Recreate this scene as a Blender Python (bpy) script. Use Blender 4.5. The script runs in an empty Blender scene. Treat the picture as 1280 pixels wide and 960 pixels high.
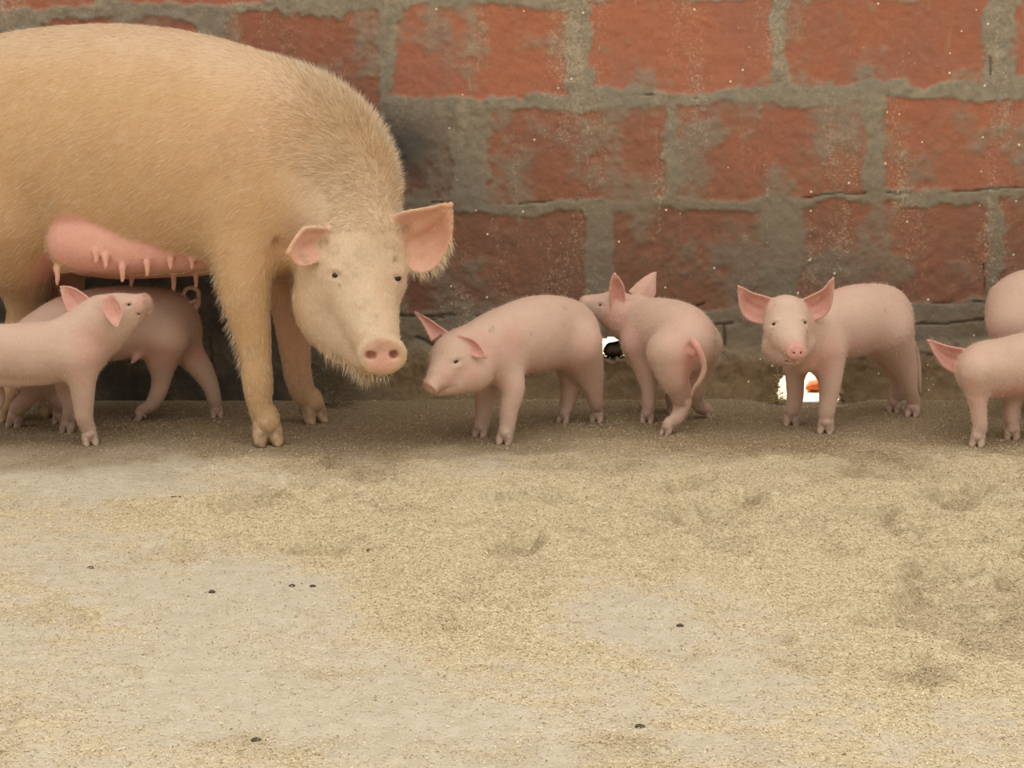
import bpy, math, random
import numpy as np
from mathutils import Vector

# ------------------------------------------------------------------ camera, world, light
W, H, F_PX = 1280, 960, 2312.0
CAM_H, PITCH = 0.80, math.radians(9.5)
cd = bpy.data.cameras.new('camera'); cam = bpy.data.objects.new('camera', cd)
bpy.context.scene.collection.objects.link(cam)
cd.sensor_width = 36.0; cd.lens = 36.0 * F_PX / W; cd.clip_start = 0.05; cd.clip_end = 200
cam.location = (0, 0, CAM_H); cam.rotation_euler = (math.pi / 2 - PITCH, 0, 0)
sc = bpy.context.scene
sc.camera = cam
sc.view_settings.view_transform = 'Standard'; sc.view_settings.look = 'None'
sc.view_settings.gamma = 1.0; sc.view_settings.use_curve_mapping = False
sc.view_settings.exposure = -0.12

world = bpy.data.worlds.new('sky'); sc.world = world; world.use_nodes = True
wn = world.node_tree.nodes; wl = world.node_tree.links
bg = wn['Background']; bg.inputs['Color'].default_value = (1.0, 0.955, 0.87, 1)
_tc = wn.new('ShaderNodeTexCoord'); _sx = wn.new('ShaderNodeSeparateXYZ'); _mr = wn.new('ShaderNodeMapRange')   # brighter overhead than at the horizon
_mr.inputs[1].default_value = 0.0; _mr.inputs[2].default_value = 0.9; _mr.inputs[3].default_value = 0.30; _mr.inputs[4].default_value = 1.85
wl.new(_tc.outputs['Generated'], _sx.inputs[0]); wl.new(_sx.outputs[2], _mr.inputs[0]); wl.new(_mr.outputs[0], bg.inputs['Strength'])

def lamp(name, typ, loc, rot, energy, color, **kw):
    l = bpy.data.lights.new(name, typ); l.energy = energy; l.color = color
    for k, v in kw.items(): setattr(l, k, v)
    o = bpy.data.objects.new(name, l); sc.collection.objects.link(o)
    o.location = loc; o.rotation_euler = rot
    return o
# the sun stands behind the wall: the pen is in the wall's open shade
lamp('sun', 'SUN', (0, 8, 6), (math.radians(-36), 0, math.radians(10)), 13.0, (1, 0.95, 0.86), angle=0.01)
# added soft fill over the foreground to brighten the floor nearer the camera
lamp('foreground_fill_light', 'AREA', (0.5, 1.3, 3.4), (math.radians(22), 0, 0), 34.0, (1, 0.95, 0.87), shape='RECTANGLE', size=4.5, size_y=2.4)

rng = np.random.default_rng(11)
random.seed(11)
WALL_Y = 4.53
C = sc.collection

# ------------------------------------------------------------------ picture-to-place helpers
cth, sth = math.cos(PITCH), math.sin(PITCH)
def P(px, py, Y):
    """point of the place seen at pixel px, py at distance Y"""
    a = (px - 640.0) / F_PX; b = (480.0 - py) / F_PX
    d = np.array([a, cth + b * sth, -sth + b * cth])
    return np.array([0, 0, CAM_H]) + d * (Y / d[1])
def depth_of(p): return p[1] * cth - (p[2] - CAM_H) * sth
def R(rpx, p): return rpx * depth_of(p) / F_PX
def pix(x, y, z):
    zc = y * cth - (z - CAM_H) * sth
    up = y * sth + (z - CAM_H) * cth
    return 640 + F_PX * x / zc, 480 - F_PX * up / zc
def GY(py):
    return CAM_H / math.tan(PITCH + math.atan((py - 480.0) / F_PX))

# ------------------------------------------------------------------ numpy noise
def vnoise2(x, y, seed=0):
    r = np.random.default_rng(seed); T = r.random((256, 256)).astype(np.float32)
    xi = np.floor(x).astype(int); yi = np.floor(y).astype(int)
    fx = x - xi; fy = y - yi
    fx = fx * fx * (3 - 2 * fx); fy = fy * fy * (3 - 2 * fy)
    a = T[xi & 255, yi & 255]; b = T[(xi + 1) & 255, yi & 255]
    c = T[xi & 255, (yi + 1) & 255]; d = T[(xi + 1) & 255, (yi + 1) & 255]
    return (a * (1 - fx) + b * fx) * (1 - fy) + (c * (1 - fx) + d * fx) * fy
def fbm2(x, y, s, octv=4, seed=0, gain=0.5):
    v = 0; amp = 1; tot = 0
    for i in range(octv):
        v = v + amp * vnoise2(x * s + 17.3 * i, y * s + 9.1 * i, seed + i); tot += amp
        s *= 2.03; amp *= gain
    return v / tot
def sstep(a, b, x):
    t = np.clip((x - a) / (b - a), 0, 1); return t * t * (3 - 2 * t)

# ------------------------------------------------------------------ mesh helpers
def make_mesh(name, V, Q, mat, parent=None, tone=None, smooth=True, tri=False):
    me = bpy.data.meshes.new(name)
    V = np.asarray(V, dtype=np.float32); Q = np.asarray(Q, dtype=np.int32)
    n = 3 if tri else 4
    me.vertices.add(len(V)); me.vertices.foreach_set('co', V.ravel())
    me.loops.add(Q.size); me.loops.foreach_set('vertex_index', Q.ravel())
    me.polygons.add(len(Q))
    me.polygons.foreach_set('loop_start', np.arange(0, Q.size, n, dtype=np.int32))
    me.polygons.foreach_set('loop_total', np.full(len(Q), n, dtype=np.int32))
    me.update(calc_edges=True)
    me.polygons.foreach_set('use_smooth', np.full(len(Q), smooth))
    if tone is not None:
        at = me.color_attributes.new('tone', 'FLOAT_COLOR', 'POINT')
        t4 = np.ones((len(V), 4), dtype=np.float32); t4[:, :tone.shape[1]] = tone
        at.data.foreach_set('color', t4.ravel())
    me.materials.append(mat)
    me.validate()
    o = bpy.data.objects.new(name, me); C.objects.link(o)
    if parent is not None:
        o.parent = parent; o.location = -parent.location if False else (0, 0, 0)
    return o
def local(V, root): return np.asarray(V) - np.array(root.location)
def thing(name, label, cat, loc, group=None):
    o = bpy.data.objects.new(name, None); C.objects.link(o); o.location = loc
    o.empty_display_size = 0.05
    o['label'] = label; o['category'] = cat
    if group: o['group'] = group
    return o
def tag(o, label, cat, group=None, kind=None):
    o['label'] = label; o['category'] = cat
    if group: o['group'] = group
    if kind: o['kind'] = kind
def vnormals(V, Q):
    a, b, c, d = V[Q[:, 0]], V[Q[:, 1]], V[Q[:, 2]], V[Q[:, 3]]
    fn = np.cross(c - a, d - b)
    N = np.zeros_like(V)
    for k in range(4):
        for ax in range(3):
            N[:, ax] += np.bincount(Q[:, k], fn[:, ax], minlength=len(V))
    return N / (np.linalg.norm(N, axis=1, keepdims=True) + 1e-12)

# ------------------------------------------------------------------ materials
def new_mat(name):
    m = bpy.data.materials.new(name); m.use_nodes = True
    nt = m.node_tree; b = nt.nodes['Principled BSDF']
    return m, nt, nt.nodes, nt.links, b
def node(nt, typ, **kw):
    n = nt.nodes.new(typ)
    for k, v in kw.items():
        if k in n.inputs: n.inputs[k].default_value = v
        else: setattr(n, k, v)
    return n
def mixc(nt, fac, a, b, mode='MIX'):
    n = nt.nodes.new('ShaderNodeMix'); n.data_type = 'RGBA'; n.blend_type = mode
    for sock, v in ((n.inputs[0], fac), (n.inputs[6], a), (n.inputs[7], b)):
        if isinstance(v, bpy.types.NodeSocket): nt.links.new(v, sock)
        elif isinstance(v, (int, float)): sock.default_value = v
        else: sock.default_value = (*v, 1)
    return n.outputs[2]
def math_n(nt, op, a, b=0.0, c=None, clamp=False):
    n = nt.nodes.new('ShaderNodeMath'); n.operation = op; n.use_clamp = clamp
    for i, v in enumerate((a, b) if c is None else (a, b, c)):
        if isinstance(v, bpy.types.NodeSocket): nt.links.new(v, n.inputs[i])
        else: n.inputs[i].default_value = v
    return n.outputs[0]
def noise_n(nt, scale, detail=4, rough=0.6, stretch=None, coord='Object'):
    tc = nt.nodes.new('ShaderNodeTexCoord'); n = nt.nodes.new('ShaderNodeTexNoise')
    n.inputs['Scale'].default_value = scale; n.inputs['Detail'].default_value = detail
    n.inputs['Roughness'].default_value = rough
    if stretch:
        mp = nt.nodes.new('ShaderNodeMapping'); mp.inputs['Scale'].default_value = stretch
        nt.links.new(tc.outputs[coord], mp.inputs['Vector']); nt.links.new(mp.outputs[0], n.inputs['Vector'])
    else: nt.links.new(tc.outputs[coord], n.inputs['Vector'])
    return n.outputs['Fac']
def ramp(nt, x, a, b):
    n = nt.nodes.new('ShaderNodeMapRange'); n.inputs[1].default_value = a; n.inputs[2].default_value = b
    n.interpolation_type = 'SMOOTHSTEP'
    nt.links.new(x, n.inputs[0]); return n.outputs[0]
def bump(nt, b, h, strength, dist):
    n = nt.nodes.new('ShaderNodeBump'); n.inputs['Strength'].default_value = strength
    n.inputs['Distance'].default_value = dist
    nt.links.new(h, n.inputs['Height']); nt.links.new(n.outputs[0], b.inputs['Normal'])
def tone_rgb(nt):
    a = nt.nodes.new('ShaderNodeAttribute'); a.attribute_name = 'tone'
    s = nt.nodes.new('ShaderNodeSeparateColor'); nt.links.new(a.outputs['Color'], s.inputs[0])
    return s.outputs[0], s.outputs[1], s.outputs[2]

def skin_material(name, base, pink, dirt, pale, sss, fscale, bump_s, hairdir=None):
    m, nt, N, L, b = new_mat(name)
    r, g, bl = tone_rgb(nt)
    n1 = noise_n(nt, 9, 5); n2 = noise_n(nt, 60, 4); n3 = noise_n(nt, fscale, 3, 0.6, hairdir)
    c = mixc(nt, bl, base, pale)
    c = mixc(nt, math_n(nt, 'MULTIPLY', ramp(nt, n1, 0.35, 0.75), 0.35), c, [x * y for x, y in zip(base, (0.84, 0.78, 0.74))])
    c = mixc(nt, r, c, pink)
    n4 = noise_n(nt, 24, 4, .7)
    c = mixc(nt, math_n(nt, 'MULTIPLY', ramp(nt, n4, .5, .78), 0.30), c, [x * y for x, y in zip(base, (.92, .74, .70))])
    c = mixc(nt, math_n(nt, 'MULTIPLY', ramp(nt, n4, .5, .25), 0.30), c, [min(1, x * 1.12) for x in pale])
    d = math_n(nt, 'MULTIPLY', g, ramp(nt, n2, 0.25, 0.75), clamp=True)
    c = mixc(nt, d, c, dirt)
    c = mixc(nt, math_n(nt, 'MULTIPLY', ramp(nt, n3, 0.3, 0.8), 0.22), c, [x * 0.72 for x in base])
    L.new(c, b.inputs['Base Color'])
    b.inputs['Roughness'].default_value = 0.62
    b.inputs['Specular IOR Level'].default_value = 0.28
    b.inputs['Subsurface Weight'].default_value = sss
    b.inputs['Subsurface Radius'].default_value = (1.0, 0.35, 0.2)
    b.inputs['Subsurface Scale'].default_value = 0.008
    hh = math_n(nt, 'ADD', math_n(nt, 'MULTIPLY', n3, 0.5), math_n(nt, 'MULTIPLY', n2, 1.2))
    bump(nt, b, hh, bump_s, 0.003)
    return m
M_pig = skin_material('piglet_skin', (0.66, 0.46, 0.365), (0.70, 0.32, 0.27), (0.28, 0.20, 0.13), (0.68, 0.50, 0.39), 0.20, 420, 0.6)
M_sow = skin_material('sow_skin', (0.62, 0.395, 0.205), (0.76, 0.39, 0.32), (0.30, 0.21, 0.13), (0.72, 0.55, 0.40), 0.12, 160, 0.55)
def flat_mat(name, col, rough=0.6, spec=0.3, ns=None, amt=0.4, col2=None):
    m, nt, N, L, b = new_mat(name)
    if ns:
        c2 = col2 or [x * (1 - amt) for x in col]
        L.new(mixc(nt, ramp(nt, noise_n(nt, ns, 4), 0.35, 0.7), col, c2), b.inputs['Base Color'])
    else: b.inputs['Base Color'].default_value = (*col, 1)
    b.inputs['Roughness'].default_value = rough; b.inputs['Specular IOR Level'].default_value = spec
    return m
M_eye = flat_mat('dark_eye', (0.012, 0.009, 0.008), 0.12, 0.5)
M_lid = flat_mat('eyelid_skin', (0.60, 0.37, 0.29), 0.6)
M_hoof = flat_mat('piglet_hoof', (0.50, 0.35, 0.26), 0.6, 0.3, 70, 0.4)
M_shoof = flat_mat('sow_hoof', (0.50, 0.34, 0.20), 0.6, 0.3, 50, 0.45)
M_hair = flat_mat('cream_bristle', (0.84, 0.68, 0.47), 0.45, 0.4)
def _streak():
    nt = M_hair.node_tree; g = nt.nodes.new('ShaderNodeNewGeometry')
    c = mixc(nt, g.outputs['Random Per Island'], (.92, .79, .60), (.60, .43, .26)); nt.links.new(c, nt.nodes['Principled BSDF'].inputs['Base Color'])
_streak()
M_fuzz = flat_mat('pale_fuzz', (0.80, 0.64, 0.52), 0.5, 0.3)

# ------------------------------------------------------------------ signed-distance sculpting
class Sculpt:
    def __init__(s): s.ops = []; s.sheets = []
    def chain(s, pts, k=0.02, w=1.0, L=None, sub=6, neg=False):
        """pts: (px, py, Y, radius px); a swept body with smoothly varying radius"""
        A = []
        for q in pts:
            p = P(q[0], q[1], q[2]); A.append([*p, R(q[3], p)])
        return s.chain3(A, k, w, L, sub, neg)
    def chain3(s, A, k=0.02, w=1.0, L=None, sub=6, neg=False):
        A = np.array(A, dtype=float)
        if len(A) > 2 and sub > 1:
            E = np.vstack([2 * A[0] - A[1], A, 2 * A[-1] - A[-2]]); out = []
            for i in range(1, len(E) - 2):
                p0, p1, p2, p3 = E[i - 1:i + 3]
                for j in range(sub):
                    t = j / sub
                    out.append(0.5 * (2 * p1 + (p2 - p0) * t + (2 * p0 - 5 * p1 + 4 * p2 - p3) * t * t + (3 * p1 - p0 - 3 * p2 + p3) * t ** 3))
            out.append(A[-1]); A = np.array(out)
        A[:, 3] = np.maximum(A[:, 3], 0.0008)
        s.ops.append(('chain', A, k, w, L, neg)); return s
    def ell(s, c, ax, rad, k=0.02, neg=False):
        """ellipsoid at c; ax: rows = unit axes; rad: 3 radii"""
        s.ops.append(('ell', np.array(c, float), np.array(ax, float), np.array(rad, float), k, neg)); return s
    def disc(s, c, axis, up, ru, rs, hh, rnd, k=0.01):
        axis = np.array(axis, float); axis /= np.linalg.norm(axis)
        side = np.cross(axis, up); side /= np.linalg.norm(side); up2 = np.cross(side, axis)
        s.ops.append(('disc', np.array(c, float), axis, side, up2, ru, rs, hh, rnd, k)); return s
    def sheet(s, Lp, Rp, Yb, Yt, cup, th, k=0.006, inner=-1, nv=22, nu=16, roll=0.0):
        """an ear: two outlines from base to tip, cupped; inner=-1: hollow side faces the viewer"""
        def resamp(pts, Yb, Yt):
            p = np.array(pts, float)
            for _ in range(3 if len(pts) > 2 else 0):
                a, b = p[:-1] * .75 + p[1:] * .25, p[:-1] * .25 + p[1:] * .75; p = np.vstack([p[:1], np.stack([a, b], 1).reshape(-1, 2)[1:-1] if len(a) > 1 else a, p[-1:]])
            d = np.r_[0, np.cumsum(np.linalg.norm(np.diff(p, axis=0), axis=1))]; d /= d[-1]
            t = np.linspace(0, 1, nv); x = np.interp(t, d, p[:, 0]); y = np.interp(t, d, p[:, 1])
            return np.array([P(a, b, Yb + (Yt - Yb) * c) for a, b, c in zip(x, y, t)])
        Lw, Rw = resamp(Lp, Yb, Yt), resamp(Rp, Yb, Yt)
        u = np.linspace(0, 1, nu)[None, :, None]; t = np.linspace(0, 1, nv)[:, None, None]
        G = Lw[:, None] * (1 - u) + Rw[:, None] * u
        prof = (1 - (2 * u - 1) ** 2) * (0.55 + 0.45 * np.sin(np.pi * np.clip(1 - t, 0, 1) ** 0.8)) * np.minimum(1, (1 - t) * 3 + 0.05)
        wid = np.linalg.norm(Rw - Lw, axis=1)[:, None, None]
        G = G + np.array([0, 1, 0]) * cup * .14 * np.sin(u * np.pi * 5) * np.sin(np.pi * np.clip(t * .9 + .05, 0, 1)) * (1 - (2 * u - 1) ** 2)
        G = G + prof * np.array([0, 1, 0]) * cup * np.minimum(1, wid / (wid.max() + 1e-9) * 1.2)
        du = np.gradient(G, axis=1); dv = np.gradient(G, axis=0)
        n = np.cross(du, dv); n /= (np.linalg.norm(n, axis=2, keepdims=True) + 1e-12)
        flip = np.sign(n[:, :, 1].mean()) or 1
        n = n * (-flip)                       # towards the viewer
        if inner > 0: n = -n
        # finer resample for distance
        S = G.reshape(-1, 3); Nn = n.reshape(-1, 3)
        sp = max(np.linalg.norm(du, axis=2).mean(), np.linalg.norm(dv, axis=2).mean())
        s.ops.append(('sheet', S, Nn, sp, th, k)); s.sheets.append((S, Nn, th)); return s
    def bounds(s):
        lo = np.full(3, 9.); hi = np.full(3, -9.)
        for o in s.ops:
            if o[0] == 'chain' and not o[5]:
                lo = np.minimum(lo, (o[1][:, :3] - o[1][:, 3:]).min(0)); hi = np.maximum(hi, (o[1][:, :3] + o[1][:, 3:]).max(0))
            elif o[0] == 'ell' and not o[5]:
                lo = np.minimum(lo, o[1] - o[3].max()); hi = np.maximum(hi, o[1] + o[3].max())
            elif o[0] == 'sheet':
                lo = np.minimum(lo, o[1].min(0) - .01); hi = np.maximum(hi, o[1].max(0) + .01)
        return lo - 0.02, hi + 0.02
    def mesh(s, h, zmin=None, smooth=2, clip_x=None):
        lo, hi = s.bounds()
        if zmin is not None: lo[2] = max(lo[2], zmin - 3 * h)
        if clip_x is not None: lo[0] = max(lo[0], clip_x[0]); hi[0] = min(hi[0], clip_x[1])
        n = np.ceil((hi - lo) / h).astype(int) + 1
        F = np.full(n, 0.3, dtype=np.float32)
        ax = [(lo[i] + h * np.arange(n[i])).astype(np.float32) for i in range(3)]
        def region(a, b):
            i0 = np.clip(np.floor((a - lo) / h).astype(int), 0, n); i1 = np.clip(np.ceil((b - lo) / h).astype(int) + 1, 0, n)
            return i0, i1
        def coords(i0, i1):
            return (ax[0][i0[0]:i1[0], None, None], ax[1][None, i0[1]:i1[1], None], ax[2][None, None, i0[2]:i1[2]])
        def put(i0, i1, D, k, neg):
            sl = tuple(slice(a, b) for a, b in zip(i0, i1)); A = F[sl]
            if neg:
                D = -D; hh = np.clip(0.5 - 0.5 * (D - A) / k * -1, 0, 1) if False else np.clip(0.5 + 0.5 * (D - A) / k, 0, 1)
                F[sl] = A * (1 - hh) + D * hh + k * hh * (1 - hh)
            else:
                hh = np.clip(0.5 + 0.5 * (D - A) / k, 0, 1)
                F[sl] = D * (1 - hh) + A * hh - k * hh * (1 - hh)
        for o in s.ops:
            if o[0] == 'chain':
                _, A, k, w, Ls, neg = o; mg = k + 3 * h
                i0, i1 = region((A[:, :3] - A[:, 3:]).min(0) - mg, (A[:, :3] + A[:, 3:]).max(0) + mg)
                if np.any(i1 <= i0): continue
                D = np.full(i1 - i0, 0.3, dtype=np.float32)
                for q in range(len(A) - 1):
                    a, b = A[q, :3], A[q + 1, :3]; ra, rb = A[q, 3], A[q + 1, 3]
                    rm = max(ra, rb) + mg
                    j0, j1 = region(np.minimum(a, b) - rm, np.maximum(a, b) + rm)
                    j0 = np.maximum(j0, i0); j1 = np.minimum(j1, i1)
                    if np.any(j1 <= j0): continue
                    X, Y, Z = coords(j0, j1)
                    ab = b - a; l2 = float(ab @ ab) + 1e-12
                    vx, vy, vz = X - a[0], Y - a[1], Z - a[2]
                    xx = (vx * ab[0] + vy * ab[1] + vz * ab[2]) / math.sqrt(l2)
                    yy = np.sqrt(np.maximum(vx * vx + vy * vy + vz * vz - xx * xx, 0)); a2 = l2 - (ra - rb) ** 2
                    if a2 <= l2 * .02: t = np.where(ra > rb, 0., 1.) + 0 * xx
                    else: t = np.clip((xx - yy * (ra - rb) / math.sqrt(a2)) / math.sqrt(l2), 0, 1)
                    ux, uy, uz = vx - t * ab[0], vy - t * ab[1], vz - t * ab[2]
                    d2 = ux * ux + uy * uy + uz * uz
                    if w != 1.0:
                        Lv = np.array(Ls, float) if Ls is not None else np.cross(ab, (0, 0, 1.0))
                        Lv = Lv / (np.linalg.norm(Lv) + 1e-9)
                        lc = ux * Lv[0] + uy * Lv[1] + uz * Lv[2]
                        d2 = d2 + lc * lc * (1 / w ** 2 - 1)
                        d = (np.sqrt(d2) - (ra + t * (rb - ra))) * (1.0 if w > 1 else (0.5 + 0.5 * w))
                    else: d = np.sqrt(d2) - (ra + t * (rb - ra))
                    sl = tuple(slice(c - e, f - e) for c, f, e in zip(j0, j1, i0))
                    D[sl] = np.minimum(D[sl], d)
                put(i0, i1, D, k, neg)
            elif o[0] == 'ell':
                _, c, axx, rad, k, neg = o; rm = rad.max() + k + 3 * h
                i0, i1 = region(c - rm, c + rm)
                if np.any(i1 <= i0): continue
                X, Y, Z = coords(i0, i1); X = X - c[0]; Y = Y - c[1]; Z = Z - c[2]
                q = [X * e[0] + Y * e[1] + Z * e[2] for e in axx]
                k0 = np.sqrt(sum((qq / r) ** 2 for qq, r in zip(q, rad))); k1 = np.sqrt(sum((qq / r ** 2) ** 2 for qq, r in zip(q, rad)))
                put(i0, i1, (k0 * (k0 - 1) / (k1 + 1e-9)).astype(np.float32), k, neg)
            elif o[0] == 'disc':
                _, c, a, sd, up, ru, rs, hh, rnd, k = o; rm = max(ru, rs, hh) + k + 3 * h
                i0, i1 = region(c - rm, c + rm)
                if np.any(i1 <= i0): continue
                X, Y, Z = coords(i0, i1); X = X - c[0]; Y = Y - c[1]; Z = Z - c[2]
                qa = np.abs(X * a[0] + Y * a[1] + Z * a[2]) - (hh - rnd)
                qu = X * up[0] + Y * up[1] + Z * up[2]; qs = X * sd[0] + Y * sd[1] + Z * sd[2]
                rr = np.sqrt((qu / ru) ** 2 + (qs / rs) ** 2) * min(ru, rs) - (min(ru, rs) - rnd)
                D = np.minimum(np.maximum(qa, rr), 0) + np.sqrt(np.maximum(qa, 0) ** 2 + np.maximum(rr, 0) ** 2) - rnd
                put(i0, i1, D.astype(np.float32), k, False)
            elif o[0] == 'sheet':
                _, S, Nn, sp, th, k = o; mg = th + k + 3 * h
                i0, i1 = region(S.min(0) - mg, S.max(0) + mg)
                if np.any(i1 <= i0): continue
                X, Y, Z = coords(i0, i1)
                shp = tuple(i1 - i0)
                Q = np.stack([np.broadcast_to(X, shp).ravel(), np.broadcast_to(Y, shp).ravel(), np.broadcast_to(Z, shp).ravel()], 1)
                D = nearest_sheet(Q, S, Nn, sp)[0] - th
                put(i0, i1, D.reshape(shp).astype(np.float32), k, False)
        if zmin is not None:
            X, Y, Z = coords(np.zeros(3, int), n)
            np.maximum(F, (zmin - Z), out=F)
        V, Q = surface_nets(F, lo, h)
        V = laplace(V, Q, smooth)
        return V, Q
def nearest_sheet(Q, S, Nn, sp):
    dist = np.empty(len(Q), np.float32); side = np.empty(len(Q), np.float32); S32 = S.astype(np.float32)
    s2 = (S32 ** 2).sum(1)
    for i in range(0, len(Q), 20000):
        q = Q[i:i + 20000].astype(np.float32)
        d2 = s2[None] - 2 * q @ S32.T
        j = d2.argmin(1); v = q - S32[j]; nn = Nn[j].astype(np.float32)
        dn = (v * nn).sum(1); dt = np.sqrt(np.maximum((v * v).sum(1) - dn * dn, 0)); dt = np.maximum(0, dt - 0.75 * sp)
        dist[i:i + 20000] = np.sqrt(dn * dn + dt * dt); side[i:i + 20000] = dn
    return dist, side
def surface_nets(F, lo, h):
    S = F < 0
    n = np.array(F.shape) - 1
    cnt = np.zeros(n, np.int8)
    for a in (0, 1):
        for b in (0, 1):
            for c in (0, 1):
                cnt += S[a:a + n[0], b:b + n[1], c:c + n[2]]
    act = (cnt > 0) & (cnt < 8)
    I = np.argwhere(act); idx = np.full(n, -1, np.int32); idx[act] = np.arange(len(I))
    pos = np.zeros((len(I), 3)); num = np.zeros(len(I))
    cor = [(a, b, c) for a in (0, 1) for b in (0, 1) for c in (0, 1)]
    for a in cor:
        for axn in range(3):
            if a[axn]: continue
            b = list(a); b[axn] = 1
            fa = F[I[:, 0] + a[0], I[:, 1] + a[1], I[:, 2] + a[2]]; fb = F[I[:, 0] + b[0], I[:, 1] + b[1], I[:, 2] + b[2]]
            m = (fa < 0) != (fb < 0)
            t = np.where(m, fa / np.where(m, fa - fb, 1), 0)
            p = np.tile(np.array(a, float), (len(I), 1)); p[:, axn] += t
            pos[m] += p[m]; num[m] += 1
    V = lo + h * (I + pos / num[:, None])
    quads = []
    for axn in range(3):
        u, v = (axn + 1) % 3, (axn + 2) % 3
        s0 = [slice(None)] * 3; s1 = [slice(None)] * 3
        s0[axn] = slice(0, -1); s1[axn] = slice(1, None)
        for w_ in (u, v):
            s0[w_] = slice(1, -1); s1[w_] = slice(1, -1)
        A = S[tuple(s0)]; B = S[tuple(s1)]
        E = np.argwhere(A != B); ins = A[A != B]
        off = np.zeros(3, int); off[u] = 1; off[v] = 1
        E = E + off
        def cell(du, dv):
            e = E.copy(); e[:, u] += du; e[:, v] += dv; return idx[e[:, 0], e[:, 1], e[:, 2]]
        q = np.stack([cell(-1, -1), cell(0, -1), cell(0, 0), cell(-1, 0)], 1)
        q[~ins] = q[~ins][:, ::-1]
        quads.append(q)
    return V, np.vstack(quads)
def laplace(V, Q, it):
    e = np.vstack([Q[:, [0, 1]], Q[:, [1, 2]], Q[:, [2, 3]], Q[:, [3, 0]]]); e = np.vstack([e, e[:, ::-1]])
    deg = np.bincount(e[:, 0], minlength=len(V))[:, None]
    for i in range(it):
        for lam in (0.5, -0.4):
            A = np.stack([np.bincount(e[:, 0], V[e[:, 1], c], minlength=len(V)) for c in range(3)], 1) / np.maximum(deg, 1)
            V = V + lam * (A - V)
    return V

# ------------------------------------------------------------------ painting (pigment, plus some painted shade and a highlight)
def seg_paint(V, a, b, r0, r1):
    """1 inside r0 of the segment a-b, fading to 0 at r1"""
    a = np.array(a); b = np.array(b); ab = b - a; t = np.clip(((V - a) @ ab) / (ab @ ab + 1e-12), 0, 1)
    d = np.linalg.norm(V - a - t[:, None] * ab, axis=1)
    return 1 - sstep(r0, r1, d)
def surf_at(V, N, px, py, tol=5.0):
    """body vertex seen at a pixel (the nearest to the viewer)"""
    x, y = pix(V[:, 0], V[:, 1], V[:, 2])
    d = np.hypot(x - px, y - py)
    while True:
        m = np.where(d < tol)[0]
        if len(m): break
        tol *= 1.5
    near = V[m, 1].min(); m = m[V[m, 1] < near + 0.02]
    j = m[np.argmin(d[m])]
    return V[j], N[j]
def nearest_v(V, N, p):
    j = np.argmin(((V - p) ** 2).sum(1)); return V[j], N[j]

def ellipsoid_mesh(c, ax, rad, nu=20, nv=12):
    th = np.linspace(0, np.pi, nv + 1); ph = np.linspace(0, 2 * np.pi, nu, endpoint=False)
    T, Ph = np.meshgrid(th, ph, indexing='ij')
    L = np.stack([np.sin(T) * np.cos(Ph) * rad[0], np.sin(T) * np.sin(Ph) * rad[1], np.cos(T) * rad[2]], -1).reshape(-1, 3)
    V = np.array(c) + L @ np.array(ax)
    Q = [[i * nu + j, i * nu + (j + 1) % nu, (i + 1) * nu + (j + 1) % nu, (i + 1) * nu + j] for i in range(nv) for j in range(nu)]
    return V, Q
def tube_mesh(pts, rad, ns=10):
    pts = np.array(pts, float); n = len(pts); T = np.gradient(pts, axis=0); T /= np.linalg.norm(T, axis=1, keepdims=True) + 1e-12
    ref = np.array([0.13, 0.2, 0.97]); U = np.cross(T, ref); U /= np.linalg.norm(U, axis=1, keepdims=True) + 1e-12; Vv = np.cross(T, U)
    a = np.linspace(0, 2 * np.pi, ns, endpoint=False)
    rad = np.broadcast_to(rad, (n,))
    V = (pts[:, None] + rad[:, None, None] * (np.cos(a)[None, :, None] * U[:, None] + np.sin(a)[None, :, None] * Vv[:, None])).reshape(-1, 3)
    Q = [[i * ns + j, i * ns + (j + 1) % ns, (i + 1) * ns + (j + 1) % ns, (i + 1) * ns + j] for i in range(n - 1) for j in range(ns)]
    return V, Q
def add_eye(root, p, nrm, size, long_axis=(1, 0, 0), lidmat=None, open_=0.6):
    n = nrm / np.linalg.norm(nrm); lx = np.array(long_axis, float); lx = lx - (lx @ n) * n; lx /= np.linalg.norm(lx); uz = np.cross(n, lx)
    if uz[2] < 0: uz = -uz
    c = p - n * size * 0.35
    V, Q = ellipsoid_mesh(c, np.stack([lx, uz, n]), (size, size * open_, size * 0.62))
    e = make_mesh('eye', local(V, root), Q, M_eye, root); e['label'] = 'dark glossy eye'
    for s_, nm in ((1, 'upper'), (-1, 'lower')):
        t = np.linspace(-1.15, 1.15, 15)
        pts = [c + n * (size * 0.42 * max(0.0, 1 - 0.5 * x * x)) + lx * size * 1.15 * x + uz * s_ * size * (open_ + 0.12) * math.sqrt(max(0.0, 1 - (x / 1.16) ** 2)) for x in t]
        V, Q = tube_mesh(pts, [size * 0.24 * math.sqrt(max(0.02, 1 - (x / 1.2) ** 2)) for x in t])
        make_mesh('eyelid', local(V, root) , Q, lidmat or M_lid, e)
    return e
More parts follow.
